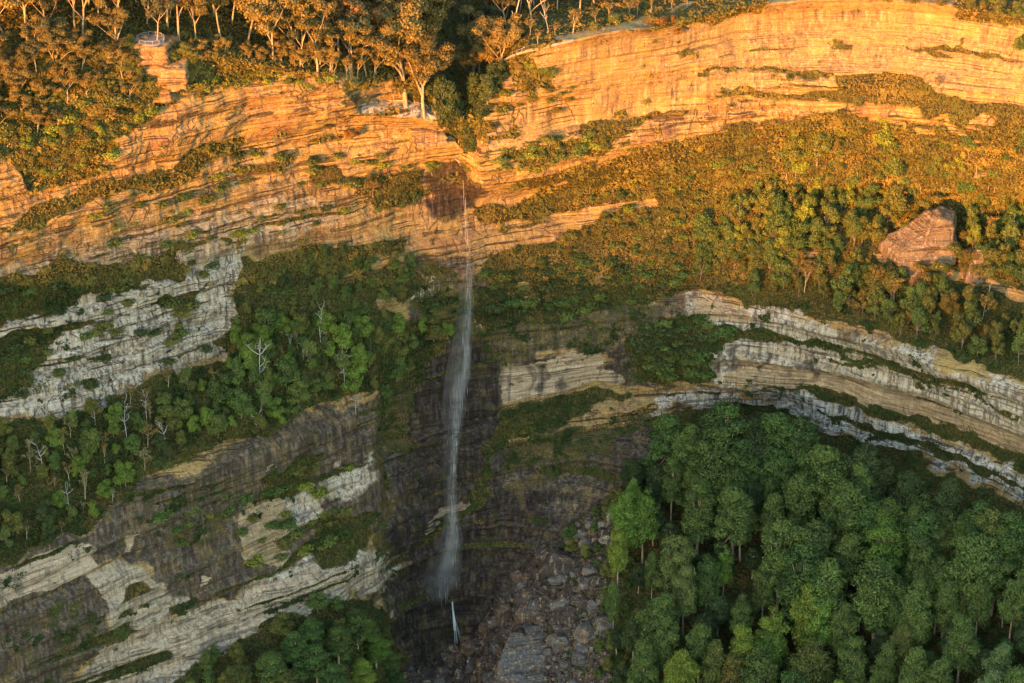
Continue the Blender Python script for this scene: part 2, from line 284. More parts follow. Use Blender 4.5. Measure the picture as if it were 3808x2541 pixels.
paint(WET, .8, [(1600,680),(1650,620),(1760,610),(1780,700),(1770,790),(1610,790)], 3); paint(SMOOTH, 1, [(-450,2300),(0,2123),(310,1995),(387,2106),(0,2255),(-450,2450)], 2)
# small tufts on the bedding ledges
bed = noise(PX / 60, PYY / 60, (ZW + 2 * fbm(PX / 40, PYY / 40, 0 * ZW, 2, 5)) / 1.5, 41)
patch = fbm(PX / 14, PYY / 14, ZW / 7, 3, 44)
crack = np.clip((bed - np.where((GX < 1500) & (((GY > 700) & (GY < 1500)) | (GY > 2050)), .36, .48)) * 5, 0, 1) * np.clip((patch + .12) * 5, 0, 1)
VEG = np.maximum(VEG, .9 * crack * (TALUS < .5))
GRD = np.clip((GY - ly[-1][None, :]) / 20, 0, 1)      # talus and valley floor

# outward direction of the wall in plan, smoothed along the wall
ix = np.arange(NX)
Ywall = np.array([np.mean(PYY[(ZW[:, i] < 30) & (ZW[:, i] > -90) & (ys < ly[-1][i]), i]) for i in ix])
Xwall = np.array([np.mean(PX[(ZW[:, i] < 30) & (ZW[:, i] > -90) & (ys < ly[-1][i]), i]) for i in ix])
g = np.gradient(sm(Ywall, 61)) / np.gradient(sm(Xwall, 61))
NXo = g / np.sqrt(1 + g * g); NYo = -1 / np.sqrt(1 + g * g)
wall = (1 - GRD) * np.clip((ly[5][None, :] + 9999), 0, 1)
top = np.clip((GY - ly[1][None, :]) / 25, 0, 1) * (1 - np.clip(1 - np.abs(GY - .5 * (ly[2] + ly[3])[None, :]) / 40, 0, 1) * ((GX > 1320) & (GX < 1660)))        # no relief behind the rim
rock = (1 - .75 * VEG)
zz = ZW + 3.0 * fbm(PX / 70, PYY / 70, 0 * ZW, 2, 21)
def steps(v, p, seed):                                  # hard beds stand out, soft beds are cut back
    q = v / p; n = noise(PX / 110, PYY / 110, q, seed); return np.tanh(n * 5)
zz = zz + 0.0
rel = 1.9 * steps(zz, 7.0, 31) + 1.0 * steps(zz, 2.6, 32) + .28 * steps(zz, 1.1, 33)
blk = noise(PX / 7, PYY / 7, ZW / 11, 51); blk = np.round(blk * 3) / 3
blk2 = noise(PX / 2.6, PYY / 2.6, ZW / 5, 52); blk2 = np.round(blk2 * 2.5) / 2.5
rel = rel + 1.1 * blur2(blk, 1, 1) + .4 * blur2(blk2, 1, 1) + 1.6 * fbm(PX / 22, PYY / 22, ZW / 16, 3, 61) + .4 * fbm(PX / 2.2, PYY / 2.2, ZW / 1.3, 3, 62)
lump = 1.6 * fbm(PX / 5, PYY / 5, ZW / 5, 3, 71)
D = wall * top * (rel * rock * (1 - .45 * SMOOTH) + lump * VEG)
PX = PX + D * NXo[None, :]; PYY = PYY + D * NYo[None, :]
# valley floor lumps and loose blocks
gl = 2.2 * fbm(PX / 14, PYY / 14, 0 * PX, 4, 81) + TALUS * 1.3 * np.abs(fbm(PX / 3.0, PYY / 3.0, 0 * PX, 3, 82))
PZ = PZ + GRD * gl + (1 - top) * 1.2 * fbm(PX / 16, PYY / 16, 0 * PX, 3, 85)

def grid_mesh(name, X, Y, Zz, attrs=None, flip=False):
    ny, nx = X.shape
    co = np.stack([X, Y, Zz], -1).reshape(-1, 3).astype(np.float32)
    a = (np.arange(ny - 1)[:, None] * nx + np.arange(nx - 1)[None, :]).ravel()
    q = np.stack([a, a + nx, a + nx + 1, a + 1], -1)
    if flip: q = q[:, ::-1]
    return raw_mesh(name, co, q, attrs)
def raw_mesh(name, co, q, attrs=None, smooth=True):
    me = bpy.data.meshes.new(name)
    k = q.shape[1]
    me.vertices.add(len(co)); me.vertices.foreach_set('co', np.ascontiguousarray(co, np.float32).ravel())
    me.loops.add(q.size); me.loops.foreach_set('vertex_index', np.ascontiguousarray(q, np.int32).ravel())
    me.polygons.add(len(q)); me.polygons.foreach_set('loop_start', (np.arange(len(q)) * k).astype(np.int32))
    if smooth: me.polygons.foreach_set('use_smooth', np.ones(len(q), bool))
    for n, v in (attrs or {}).items():
        at = me.color_attributes.new(n, 'FLOAT_COLOR', 'POINT')
        at.data.foreach_set('color', np.ascontiguousarray(v, np.float32).ravel())
    me.update(calc_edges=True)
    return me
A1 = np.stack([VEG, DARK, PALE, SMOOTH], -1).reshape(-1, 4)
A2 = np.stack([TAN, RED, TALUS, WET], -1).reshape(-1, 4)
cliff_me = grid_mesh('cliff', PX, PYY, PZ, {'cover': A1, 'stain': A2})

def world(x, y):                                         # spot on the ground under picture point (x, y)
    fx = np.clip((x + 450) / STEP, 0, NX - 1.001); fy = np.clip((y + 350) / STEP, 0, NY - 1.001)
    i, j = int(fx), int(fy); a, b = fx - i, fy - j
    r = []
    for A in (PX, PYY, PZ):
        r.append((A[j, i] * (1 - a) + A[j, i + 1] * a) * (1 - b) + (A[j + 1, i] * (1 - a) + A[j + 1, i + 1] * a) * b)
    return Vector(r)
def cover(x, y, M=None):
    M = VEG if M is None else M
    return M[int(np.clip((y + 350) / STEP, 0, NY - 1)), int(np.clip((x + 450) / STEP, 0, NX - 1))]

# ---------------------------------------------------------------- materials
class NT:
    def __init__(s, name):
        s.m = bpy.data.materials.new(name); s.m.use_nodes = True; s.t = s.m.node_tree; s.n = s.t.nodes; s.n.clear()
        s.out = s.n.new('ShaderNodeOutputMaterial')
    def node(s, typ, ins=None, **kw):
        n = s.n.new('ShaderNode' + typ)
        for k, v in kw.items(): setattr(n, k, v)
        for k, v in (ins or {}).items(): s.put(n.inputs[k], v)
        return n
    def put(s, sock, v):
        if isinstance(v, bpy.types.NodeSocket): s.t.links.new(v, sock)
        else:
            if sock.type == 'RGBA' and not isinstance(v, (int, float)) and len(v) == 3: v = (*v, 1)
            sock.default_value = v
    def math(s, op, a, b=0.0, clamp=False):
        return s.node('Math', {0: a, 1: b}, operation=op, use_clamp=clamp).outputs[0]
    def mix(s, f, a, b, blend='MIX'):
        n = s.node('Mix', data_type='RGBA', blend_type=blend)
        s.put(n.inputs[0], f); s.put(n.inputs[6], a); s.put(n.inputs[7], b); return n.outputs[2]
    def vec(s, v, sc, off=(0, 0, 0)):
        return s.node('Mapping', {0: v, 1: off, 3: sc}).outputs[0]
    def noise(s, v, scale, detail=3.0, rough=.55, dist=0.0):
        return s.node('TexNoise', {'Vector': v, 'Scale': scale, 'Detail': detail, 'Roughness': rough, 'Distortion': dist}).outputs['Fac']
    def ramp(s, f, lo, hi, a=0.0, b=1.0):
        n = s.node('MapRange', {0: f, 1: lo, 2: hi, 3: a, 4: b}); return n.outputs[0]
    def bsdf(s, col, rough=.9, normal=None, **kw):
        d = {'Base Color': col, 'Roughness': rough}
        if normal is not None: d['Normal'] = normal
        d.update(kw)
        b = s.node('BsdfPrincipled', d); s.t.links.new(b.outputs[0], s.out.inputs[0]); return b
    def bump(s, h, strength, dist):
        return s.node('Bump', {'Height': h, 'Strength': strength, 'Distance': dist}).outputs[0]

def rock_material(name, masks=True, base=None):
    t = NT(name)
    pos = t.node('NewGeometry').outputs['Position']
    if masks:
        c1 = t.node('SeparateColor', {0: t.node('VertexColor', layer_name='cover').outputs[0]}).outputs
        c2 = t.node('SeparateColor', {0: t.node('VertexColor', layer_name='stain').outputs[0]}).outputs
        veg, dark, pale = c1[0], c1[1], c1[2]; tan, red, tal = c2[0], c2[1], c2[2]
        smo = t.node('VertexColor', layer_name='cover').outputs[1]; wet = t.node('VertexColor', layer_name='stain').outputs[1]
    else:
        smo = 0.0; wet = 0.0
        veg = dark = pale = tan = red = tal = 0.0; dark = t.node('Value').outputs[0]; dark.default_value = 0.0; smo = t.node('Value').outputs[0]; smo.default_value = .5
    strk = t.noise(t.vec(pos, (1, 1, .07)), .9, 4, .65)
    strk2 = t.noise(t.vec(pos, (1, 1, .05), (7, 3, 0)), .35, 3, .6)
    bedn = t.noise(t.vec(pos, (.012, .012, 1)), 1.4, 5, .7, .0)
    bedf = t.noise(t.vec(pos, (.025, .025, 1)), 4.0, 2, .6)
    blot = t.noise(pos, .12, 4, .6)
    fine = t.noise(pos, 2.6, 4, .7)
    c = t.mix(t.ramp(blot, .35, .65), (.45, .30, .10), (.37, .24, .11))
    if base: c = t.mix(t.ramp(blot, .35, .65), base[0], base[1])
    c = t.mix(t.ramp(strk2, .53, .66, 0, .75), c, (.27, .155, .08))              # rusty runs
    c = t.mix(t.ramp(strk, .55, .60, 0, .5), c, (.56, .44, .28))
    c = t.mix(t.math('MULTIPLY', t.ramp(strk, .45, .40, 0, .8), t.ramp(blot, .42, .55)), c, (.17, .12, .10))
    c = t.mix(tan, c, t.mix(t.ramp(strk2, .5, .7, 0, .5), (.56, .43, .30), (.46, .31, .19)))
    c = t.mix(t.math('MULTIPLY', tan, t.ramp(strk2, .42, .37, 0, .7)), c, (.12, .09, .08))
    ps = t.math('MULTIPLY', pale, t.ramp(t.noise(t.vec(pos, (1, 1, .12)), .55, 4, .7), .34, .50, .35, 1))
    c = t.mix(ps, c, t.mix(t.ramp(strk, .42, .6), (.38, .355, .32), (.68, .64, .57)))
    c = t.mix(t.math('MULTIPLY', pale, t.ramp(strk, .46, .42, 0, .85)), c, (.10, .085, .085))
    c = t.mix(t.math('MULTIPLY', red, t.ramp(strk2, .35, .6, .35, 1)), c, (.29, .14, .085))
    dk = t.math('MULTIPLY', dark, t.ramp(t.noise(t.vec(pos, (1, 1, .35)), .33, 5, .7), .62, .50, .66, 1))
    dkc = t.mix(t.ramp(strk, .47, .60), (.036, .032, .034), (.125, .113, .11))
    dkc = t.mix(t.ramp(t.noise(t.vec(pos, (1, 1, .6)), .22, 4, .7), .52, .66, 0, .8), dkc, (.075, .080, .040))
    c = t.mix(dk, c, dkc)
    # lines of the beds: thin weathered seams
    c = t.mix(t.math('MULTIPLY', t.ramp(bedn, .44, .36, 0, .9), t.ramp(t.noise(t.vec(pos,(1,1,3)), .22, 3), .36, .52)), c, (.10, .07, .05))
    zz = t.math('ADD', t.node('SeparateXYZ', {0: pos}).outputs[2], t.math('MULTIPLY', t.noise(pos, .022, 3, .55), 3.5))
    zv = t.node('CombineXYZ', {0: t.math('MULTIPLY', t.noise(pos, .008, 0), 1.5), 1: 0.0, 2: zz}).outputs[0]
    wob = t.noise(zv, .30, 4, .6)
    brk = t.noise(t.vec(pos, (1, 1, 2.5)), .14, 3, .6)
    ln = t.math('MULTIPLY', t.ramp(t.math('ABSOLUTE', t.math('SUBTRACT', wob, .5)), .030, .008, 0, 1), t.ramp(brk, .47, .54))
    wob2 = t.noise(t.node('VectorMath', {0: zv, 1: (5, 9, 3)}, operation='ADD').outputs[0], .85, 3, .6)
    ln2 = t.math('MULTIPLY', t.ramp(t.math('ABSOLUTE', t.math('SUBTRACT', wob2, .5)), .035, .010, 0, 1), t.ramp(t.noise(t.vec(pos, (1, 1, 1.6), (40, 3, 9)), .09, 4, .65), .50, .57))
    ln = t.math('MAXIMUM', ln, t.math('MULTIPLY', ln2, .4))
    jt = t.node('TexVoronoi', {'Vector': t.vec(pos, (.22, .22, .05)), 'Scale': 1.0, 'Randomness': 1.0}, feature='DISTANCE_TO_EDGE').outputs['Distance']
    jt = t.math('MULTIPLY', t.ramp(jt, .028, .008, 0, .75), t.ramp(blot, .47, .55))
    ln = t.math('MAXIMUM', ln, jt)
    ln = t.math('MULTIPLY', t.math('MULTIPLY', ln, t.ramp(smo, 0, 1, 1, .3)), t.ramp(dark, 0, 1, 1, .55))
    c = t.mix(t.math('MULTIPLY', ln, .82), c, (.045, .034, .028))
    c = t.mix(1.0, c, t.mix(bedf, (.55, .55, .55), (1.4, 1.4, 1.4)), 'MULTIPLY')
    c = t.mix(1.0, c, t.mix(t.ramp(fine, .3, .7), (.62, .62, .62), (1.32, 1.32, 1.32)), 'MULTIPLY')
    if masks:
        c = t.mix(wet, c, t.mix(1.0, c, (.42, .42, .46), 'MULTIPLY'))
        talc = t.mix(t.ramp(t.noise(pos, .9, 5, .75), .4, .62), (.025, .02, .018), (.13, .10, .08))
        c = t.mix(tal, c, talc)
        vn = t.noise(pos, .55, 5, .7)
        vs = t.noise(t.vec(pos, (1, 1, .45)), 1.6, 4, .7)
        hue = t.noise(pos, .05, 3, .6)
        vc = t.mix(t.ramp(hue, .38, .62), (.115, .105, .028), (.19, .125, .034))
        vc = t.mix(t.ramp(vs, .42, .62), (.030, .032, .014), vc)
        vc = t.mix(t.ramp(vn, .60, .75, 0, .7), vc, (.30, .19, .06))
        vm = t.ramp(t.math('ADD', veg, t.math('MULTIPLY', t.math('SUBTRACT', vs, .5), 1.5)), .42, .60)
        c = t.mix(vm, c, vc)
    nb = t.math('ADD', t.math('SUBTRACT', t.math('MULTIPLY', bedn, .7), t.math('MULTIPLY', ln, .5)), t.math('ADD', t.math('MULTIPLY', fine, .35), t.math('MULTIPLY', strk, .3)))
    t.bsdf(c, .93, t.bump(nb, 1.0, 1.5), **{'Specular IOR Level': .15})
    return t.m
M_cliff = rock_material('sandstone_cliff')

cliff = bpy.data.objects.new('cliff', cliff_me); COL.objects.link(cliff)
cliff['kind'] = 'structure'; cliff.data.materials.append(M_cliff)

# ---------------------------------------------------------------- sun and sky
SUN_EL, SUN_AZ = math.radians(6.0), math.radians(30.0)     # azimuth: towards the left of straight behind the viewer
sdir = Vector((-math.sin(SUN_AZ) * math.cos(SUN_EL), -math.cos(SUN_AZ) * math.cos(SUN_EL), math.sin(SUN_EL)))
sun = bpy.data.objects.new('sun', bpy.data.lights.new('sun', 'SUN'))
COL.objects.link(sun)
sun.data.energy = 2.5; sun.data.angle = math.radians(.7); sun.data.color = (1.0, .365, .04)
sun.rotation_euler = sdir.to_track_quat('Z', 'Y').to_euler()
w = bpy.data.worlds.new('World'); sc.world = w; w.use_nodes = True
wt = w.node_tree; bg = wt.nodes['Background']
sky = wt.nodes.new('ShaderNodeTexSky'); sky.sky_type = 'NISHITA'; sky.sun_disc = False
sky.sun_elevation = SUN_EL; sky.sun_rotation = math.atan2(sdir.x, sdir.y)
sky.altitude = 900; sky.dust_density = 1.0
tint = wt.nodes.new('ShaderNodeMix'); tint.data_type = 'RGBA'; tint.blend_type = 'MULTIPLY'; tint.inputs[0].default_value = 1
wt.links.new(sky.outputs[0], tint.inputs[6]); tint.inputs[7].default_value = (1.0, .97, .86, 1)
wt.links.new(tint.outputs[2], bg.inputs[0]); bg.inputs[1].default_value = .15
sc.view_settings.view_transform = 'Standard'; sc.view_settings.look = 'None'; sc.view_settings.exposure = 2.9

# ---------------------------------------------------------------- land beyond the picture: valley floor, opposite range, plateau
RD_ = 2600.0
def far_land():
    X, Y = np.meshgrid(np.linspace(-2600, 2200, 240), np.linspace(560, -3600, 210))
    d = -(X * sdir.x + Y * sdir.y) * -1 / math.hypot(sdir.x, sdir.y)    # distance towards the sun
    side = (X * sdir.y - Y * sdir.x) / math.hypot(sdir.x, sdir.y)
    # how high the opposite rim stands: sets where the last sunlight ends on the wall
    rim = LIP + RIDGE(side) + (RD_ + np.interp(side, [240, 388, 460], [718, 639, 508])) * math.tan(SUN_EL)
    floor = LIP - 200 - np.clip((620 - Y), 0, 260) * .5 + 14 * fbm(X / 120, Y / 120, 0 * X, 4, 91)
    up = np.clip((d - (RD_ - 700)) / 700, 0, 1)
    Zz = floor + (rim - floor) * up ** 1.3 + np.where(up < 1, 20 * up * (1 - up) * fbm(X / 90, Y / 90, 0 * X, 3, 93), 0)
    return X, Y, Zz, side
def RIDGE(side):
    return np.interp(side, [-400, 200, 280, 328, 388, 427, 460, 900], [-24, -30, -36, -38, -23, 5, 11, 16]) + 2.5 * fbm(side / 14, 0 * side, 0 * side, 3, 96)

# ---------------------------------------------------------------- foliage and bark
def leaf_material(name, a, b, c, rough=.75):
    """a, b: two leaf colours, c: tips; the object's own colour tints the whole crown"""
    t = NT(name)
    oi = t.node('ObjectInfo'); tone = t.node('VertexColor', layer_name='tone').outputs[0]
    tr = t.node('SeparateColor', {0: tone}).outputs
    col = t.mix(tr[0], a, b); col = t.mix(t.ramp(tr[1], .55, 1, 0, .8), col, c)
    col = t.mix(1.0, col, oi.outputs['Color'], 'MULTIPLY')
    t.bsdf(col, rough, **{'Specular IOR Level': .2})
    return t.m
def bark_material(name, a, b, scl=(1, 1, .25)):
    t = NT(name)
    co = t.node('TexCoord').outputs['Object']
    n = t.noise(t.vec(co, scl), 1.3, 3, .7)
    c = t.mix(t.ramp(n, .4, .62), a, b)
    t.bsdf(c, .85, t.bump(n, .4, .1), **{'Specular IOR Level': .2}); return t.m
M_gumleaf = leaf_material('gum_leaves', (.07, .068, .028), (.15, .125, .045), (.26, .20, .075))
M_bush = leaf_material('bush_leaves', (.048, .066, .020), (.105, .125, .032), (.18, .18, .06))
M_rain = leaf_material('rainforest_leaves', (.020, .034, .013), (.082, .112, .032), (.16, .19, .055))
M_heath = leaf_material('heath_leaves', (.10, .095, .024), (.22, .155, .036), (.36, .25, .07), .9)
M_gumbark = bark_material('pale_gum_bark', (.40, .31, .21), (.22, .16, .11))
M_deadbark = bark_material('bleached_wood', (.44, .42, .38), (.26, .235, .21))
M_darkbark = bark_material('dark_bark', (.13, .10, .08), (.24, .20, .16))

def tubes(paths, sides=6):
    """paths: list of (points, radii); returns vertices, quads of tapered limbs"""
    V = []; Q = []; n = 0
    for pts, rad in paths:
        pts = np.array(pts, float); m = len(pts)
        tg = np.gradient(pts, axis=0); tg /= np.linalg.norm(tg, axis=1)[:, None] + 1e-9
        ref = np.array([.31, .95, .05]); a = np.cross(tg, ref); a /= np.linalg.norm(a, axis=1)[:, None] + 1e-9
        b = np.cross(tg, a)
        th = np.arange(sides) * 2 * math.pi / sides
        ring = pts[:, None, :] + np.array(rad)[:, None, None] * (np.cos(th)[None, :, None] * a[:, None, :] + np.sin(th)[None, :, None] * b[:, None, :])
        V.append(ring.reshape(-1, 3))
        for i in range(m - 1):
            for s in range(sides):
                s2 = (s + 1) % sides
                Q.append((n + i * sides + s, n + i * sides + s2, n + (i + 1) * sides + s2, n + (i + 1) * sides + s))
        n += m * sides
    return np.concatenate(V), np.array(Q)
def leaves(blobs, per, size, rng, shell=.55, up=.35, hang=0.0, knob=.28):
    """blobs: (centre, radii, weight); small leaf sprays spread through each clump, denser at its skin"""
    C = []; N = []; B = []
    for c, r, wgt in blobs:
        n = int(per * wgt)
        d = rng.normal(size=(n, 3)); d /= np.linalg.norm(d, axis=1)[:, None]
        k = rng.random(n) < .25
        d[k, 2] = np.abs(d[k, 2])
        rr = shell + (1 - shell) * rng.random(n) ** .7
        bump = 1 + knob * noise(d[:, 0] * 2.3 + c[0], d[:, 1] * 2.3 + c[1], d[:, 2] * 2.3 + c[2], 5)
        C.append(np.array(c) + d * np.array(r) * (rr * bump)[:, None]); N.append(d)
        B.append(np.full(n, rng.random()))
    C = np.concatenate(C); N = np.concatenate(N); B = np.concatenate(B); n = len(C)
    nn = N + rng.normal(size=(n, 3)) * .55; nn[:, 2] += up; nn /= np.linalg.norm(nn, axis=1)[:, None]
    a = np.cross(nn, rng.normal(size=(n, 3))); a /= np.linalg.norm(a, axis=1)[:, None]; b = np.cross(nn, a)
    s = size * (.6 + .8 * rng.random(n))[:, None]
    q = np.stack([C - a * s, C - b * s * .6, C + a * s, C + b * s * .6], 1).reshape(-1, 3)
    q[:, 2] -= hang * rng.random(len(q))
    tone = np.stack([np.clip(B * .8 + .35 * rng.random(n) - .05, 0, 1), rng.random(n), rng.random(n), np.ones(n)], -1)
    return q, np.arange(4 * n).reshape(-1, 4), np.repeat(tone, 4, 0)
def mesh_of(name, V, Q, mat, tone=None, smooth=True):
    me = raw_mesh(name, V, Q, {'tone': tone} if tone is not None else None, smooth)
    me.materials.append(mat); return me

def limb(p, d, L, r0, r1, rng, bend=.25, n=5, lift=.15):
    pts = [np.array(p, float)]; d = np.array(d, float); d /= np.linalg.norm(d)
    for i in range(n):
        d = d + rng.normal(size=3) * bend * .5; d[2] += lift; d /= np.linalg.norm(d)
        pts.append(pts[-1] + d * L / n)
    return pts, list(np.linspace(r0, r1, n + 1))
def gum(seed, H, spread=1.0, lean=.1, dense=1.0, low=.38, rtrunk=.30):
    rng = np.random.default_rng(seed)
    paths = []; blobs = []
    d0 = np.array([rng.normal() * lean, rng.normal() * lean, 1])
    fork = H * (low + .1 * rng.random())
    tr, rr = limb((0, 0, -1), d0, fork + 1, rtrunk, rtrunk * .72, rng, .06, 6, .02)
    paths.append((tr, rr))
    nl = rng.integers(3, 6) if H < 30 else 7
    for i in range(nl):
        az = i * 2 * math.pi / nl + rng.random(); tilt = .35 + .5 * rng.random()
        d = (math.cos(az) * tilt, math.sin(az) * tilt, 1)
        k = tr[-1] if i < 3 else tr[-2 - (i % 2)]
        L = (H - k[2]) * (.62 + .25 * rng.random())
        p, r = limb(k, d, L, rtrunk * .5, rtrunk * .16, rng, .22, 6, .06); paths.append((p, r))
        for j in range(rng.integers(3, 5)):
            b = p[rng.integers(2, 7) if j else 6]; az2 = rng.random() * 6.283
            L2 = H * (.10 + .10 * rng.random()) * spread
            p2, r2 = limb(b, (math.cos(az2), math.sin(az2), .5), L2, rtrunk * .17, rtrunk * .06, rng, .3, 4, .12); paths.append((p2, r2))
            for e in (p2[-1], p2[-3]) if rng.random() < .75 else (p2[-1],):
                s = H * (.045 + .04 * rng.random()) * spread
                blobs.append((e + np.array([0, 0, s * .25]), (s * 1.25, s * 1.25, s * .75), dense * s * s))
    return paths, blobs, rng
def dead(seed, H):
    rng = np.random.default_rng(seed); paths = []
    tr, rr = limb((0, 0, -1), (rng.normal() * .12, rng.normal() * .12, 1), H, .15, .04, rng, .16, 9, .03); paths.append((tr, rr))
    for i in range(rng.integers(8, 13)):
        k = rng.integers(3, 10); az = rng.random() * 6.283
        p, r = limb(tr[k], (math.cos(az), math.sin(az), .45), H * (.10 + .20 * rng.random()), .085, .03, rng, .4, 5, .16); paths.append((p, r))
        for j in range(2):
            p2, r2 = limb(p[rng.integers(2, 6)], (rng.normal(), rng.normal(), .4), H * (.06 + .08 * rng.random()), .04, .02, rng, .4, 3, .14); paths.append((p2, r2))
    return paths, rng

PROTO = {}
def proto(kind, v, parts): PROTO.setdefault(kind, []).append(parts)
for s in range(7):
    H = 20
    p, b, rng = gum(100 + s, H, 1.0 + .2 * (s % 3), .10, low=.34 + .05 * (s % 4))
    V, Q = tubes(p, 6); LV, LQ, LT = leaves(b, 120, .27, rng, .25, .3, .2)
    proto('gum', s, [('trunk', mesh_of('gum_trunk', V, Q, M_gumbark)), ('crown', mesh_of('gum_crown', LV, LQ, M_gumleaf, LT, False))])
for s in range(2):                                        # the giants beside the creek
    p, b, rng = gum(300 + s, 34, 1.15, .05, low=.36, rtrunk=.8)
    V, Q = tubes(p, 8); LV, LQ, LT = leaves(b, 50, .38, rng, .3, .3, .2)
    proto('giant', s, [('trunk', mesh_of('gum_trunk', V, Q, M_gumbark)), ('crown', mesh_of('gum_crown', LV, LQ, M_gumleaf, LT, False))])
for s in range(5):                                        # dense leafy trees and big bushes of the slopes
    rng = np.random.default_rng(500 + s); H = 9; bl = []; pa = []
    tr, rr = limb((0, 0, -1), (rng.normal() * .1, rng.normal() * .1, 1), H * .75, .2, .08, rng, .1, 5, .02); pa.append((tr, rr))
    for i in range(11 + 2 * s):
        a = rng.random() * 6.283; z = .22 + .68 * rng.random(); q = (1 - abs(z - .45) * 1.1) * 2.9 * (.3 + .8 * rng.random())
        c = np.array([math.cos(a) * q, math.sin(a) * q, H * z]); s_ = 1.0 + .9 * rng.random()
        bl.append((c, (s_ * 1.15, s_ * 1.15, s_), s_ * s_))
        pa.append(([tr[2], (tr[2] + c) / 2 + rng.normal(size=3) * .2, c], [.1, .06, .03]))
    V, Q = tubes(pa, 5); LV, LQ, LT = leaves(bl, 150, .235, rng, .5, .4)
    proto('bushy', s, [('trunk', mesh_of('bush_trunk', V, Q, M_darkbark)), ('crown', mesh_of('bushy_crown', LV, LQ, M_bush, LT, False))])
PROTO['bush'] = PROTO['bushy']
for s in range(5):                                        # ragged upright trees of the right slope
    rng = np.random.default_rng(600 + s); H = 9; bl = []; pa = []
    tr, rr = limb((0, 0, -1), (rng.normal() * .1, rng.normal() * .1, 1), H * .85, .16, .05, rng, .12, 5, .02); pa.append((tr, rr))
    for i in range(15 + 2 * s):
        a = rng.random() * 6.283; z = .25 + .66 * rng.random(); q = (1.15 - z) * 3.4 * (.3 + .8 * rng.random())
        c = np.array([math.cos(a) * q, math.sin(a) * q, H * z]); s_ = .7 + .6 * rng.random()
        bl.append((c, (s_, s_, s_ * 1.15), s_ * s_)); pa.append(([tr[2], (tr[2] + c) / 2, c], [.08, .05, .02]))
    V, Q = tubes(pa, 5); LV, LQ, LT = leaves(bl, 160, .215, rng, .4, .4)
    proto('slope', s, [('trunk', mesh_of('slope_trunk', V, Q, M_darkbark)), ('crown', mesh_of('slope_crown', LV, LQ, M_bush, LT, False))])
for s in range(5):                                        # thin open trees of the slopes
    p, b, rng = gum(700 + s, 12, .9, .12, low=.4, rtrunk=.2)
    V, Q = tubes(p, 5); LV, LQ, LT = leaves(b, 60, .26, rng, .3, .3, .1)
    proto('slim', s, [('trunk', mesh_of('slim_trunk', V, Q, M_gumbark)), ('crown', mesh_of('slim_crown', LV, LQ, M_gumleaf, LT, False))])
for s in range(7):                                        # valley giants: tall knobbly crowns
    rng = np.random.default_rng(900 + s); H = 30; bl = []; pa = []
    tr, rr = limb((0, 0, -2), (rng.normal() * .03, rng.normal() * .03, 1), H * .9, .55, .18, rng, .03, 7, .0); pa.append((tr, rr))
    tiers = 5 + s % 3
    for k in range(tiers):
        z = .42 + .5 * k / (tiers - 1); R = (4.5 - 2.9 * (k / (tiers - 1)) ** 1.6) * (1 + .15 * rng.normal())
        nb = max(1, int(R * 3.0)) if k < tiers - 1 else 1
        for i in range(nb):
            a = i * 6.283 / nb + rng.random() * 1.2; q = R * (.55 + .45 * rng.random()) if nb > 1 else .3
            c = np.array([math.cos(a) * q, math.sin(a) * q, H * (z + .05 * rng.normal())]); s_ = 1.35 + .95 * rng.random()
            bl.append((c, (s_ * 1.1, s_ * 1.1, s_ * 1.0), s_ * s_))
            m = tr[3] * .5 + tr[4] * .5; pa.append(([m, (m + c) / 2 - np.array([0, 0, .8]), c], [.2, .12, .05]))
    V, Q = tubes(pa, 6); LV, LQ, LT = leaves(bl, 115, .25, rng, .78, .45, 0, .5)
    proto('rain', s, [('trunk', mesh_of('forest_trunk', V, Q, M_gumbark)), ('crown', mesh_of('forest_crown', LV, LQ, M_rain, LT, False))])
for s in range(6):
    p, rng = dead(1200 + s, 13)
    V, Q = tubes(p, 6); LV, LQ, LT = leaves([(pp[0][-1], (.8, .8, .5), 1) for pp in p[1:]], 16, .2, rng, .1)
    proto('dead', s, [('trunk', mesh_of('dead_trunk', V, Q, M_deadbark))])
for s in range(4):                                        # low shrubs
    rng = np.random.default_rng(1500 + s); bl = []
    for i in range(6 + s):
        a = rng.random() * 6.283; q = 1.2 * rng.random(); s_ = .6 + .5 * rng.random()
        bl.append((np.array([math.cos(a) * q, math.sin(a) * q, .5 + .9 * rng.random()]), (s_ * 1.2, s_ * 1.2, s_), s_ * s_))
    LV, LQ, LT = leaves(bl, 110, .22, rng, .5, .4)
    st = [([(0, 0, -.4), (b[0][0] * .4, b[0][1] * .4, .3), tuple(b[0])], [.08, .05, .02]) for b in bl]
    V, Q = tubes(st, 4)
    proto('shrub', s, [('stem', mesh_of('shrub_stem', V, Q, M_darkbark)), ('foliage', mesh_of('shrub_foliage', LV, LQ, M_bush, LT, False))])

def project(p):
    d = -p[1] * math.cos(PITCH) + p[2] * math.sin(PITCH)   # minus depth
    u = p[0] / -d; v = (p[1] * math.sin(PITCH) + p[2] * math.cos(PITCH)) / -d
    return 1904 + u * FPX, 1270.5 - v * FPX
R = random.Random(7)
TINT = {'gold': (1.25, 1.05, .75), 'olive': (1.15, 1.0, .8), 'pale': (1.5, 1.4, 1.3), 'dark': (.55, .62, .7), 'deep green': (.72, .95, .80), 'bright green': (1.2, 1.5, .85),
        'yellow green': (1.7, 1.65, .8), 'mid green': (1, 1.1, .9), 'brown': (1.3, .85, .7), 'grey green': (1.2, 1.3, 1.5), 'reddish': (1.7, .75, .55), 'bare': (1, 1, 1)}
BASE = {'gum': 20, 'giant': 34, 'bushy': 9, 'bush': 9, 'slope': 9, 'slim': 12, 'rain': 30, 'dead': 13, 'shrub': 2.2}
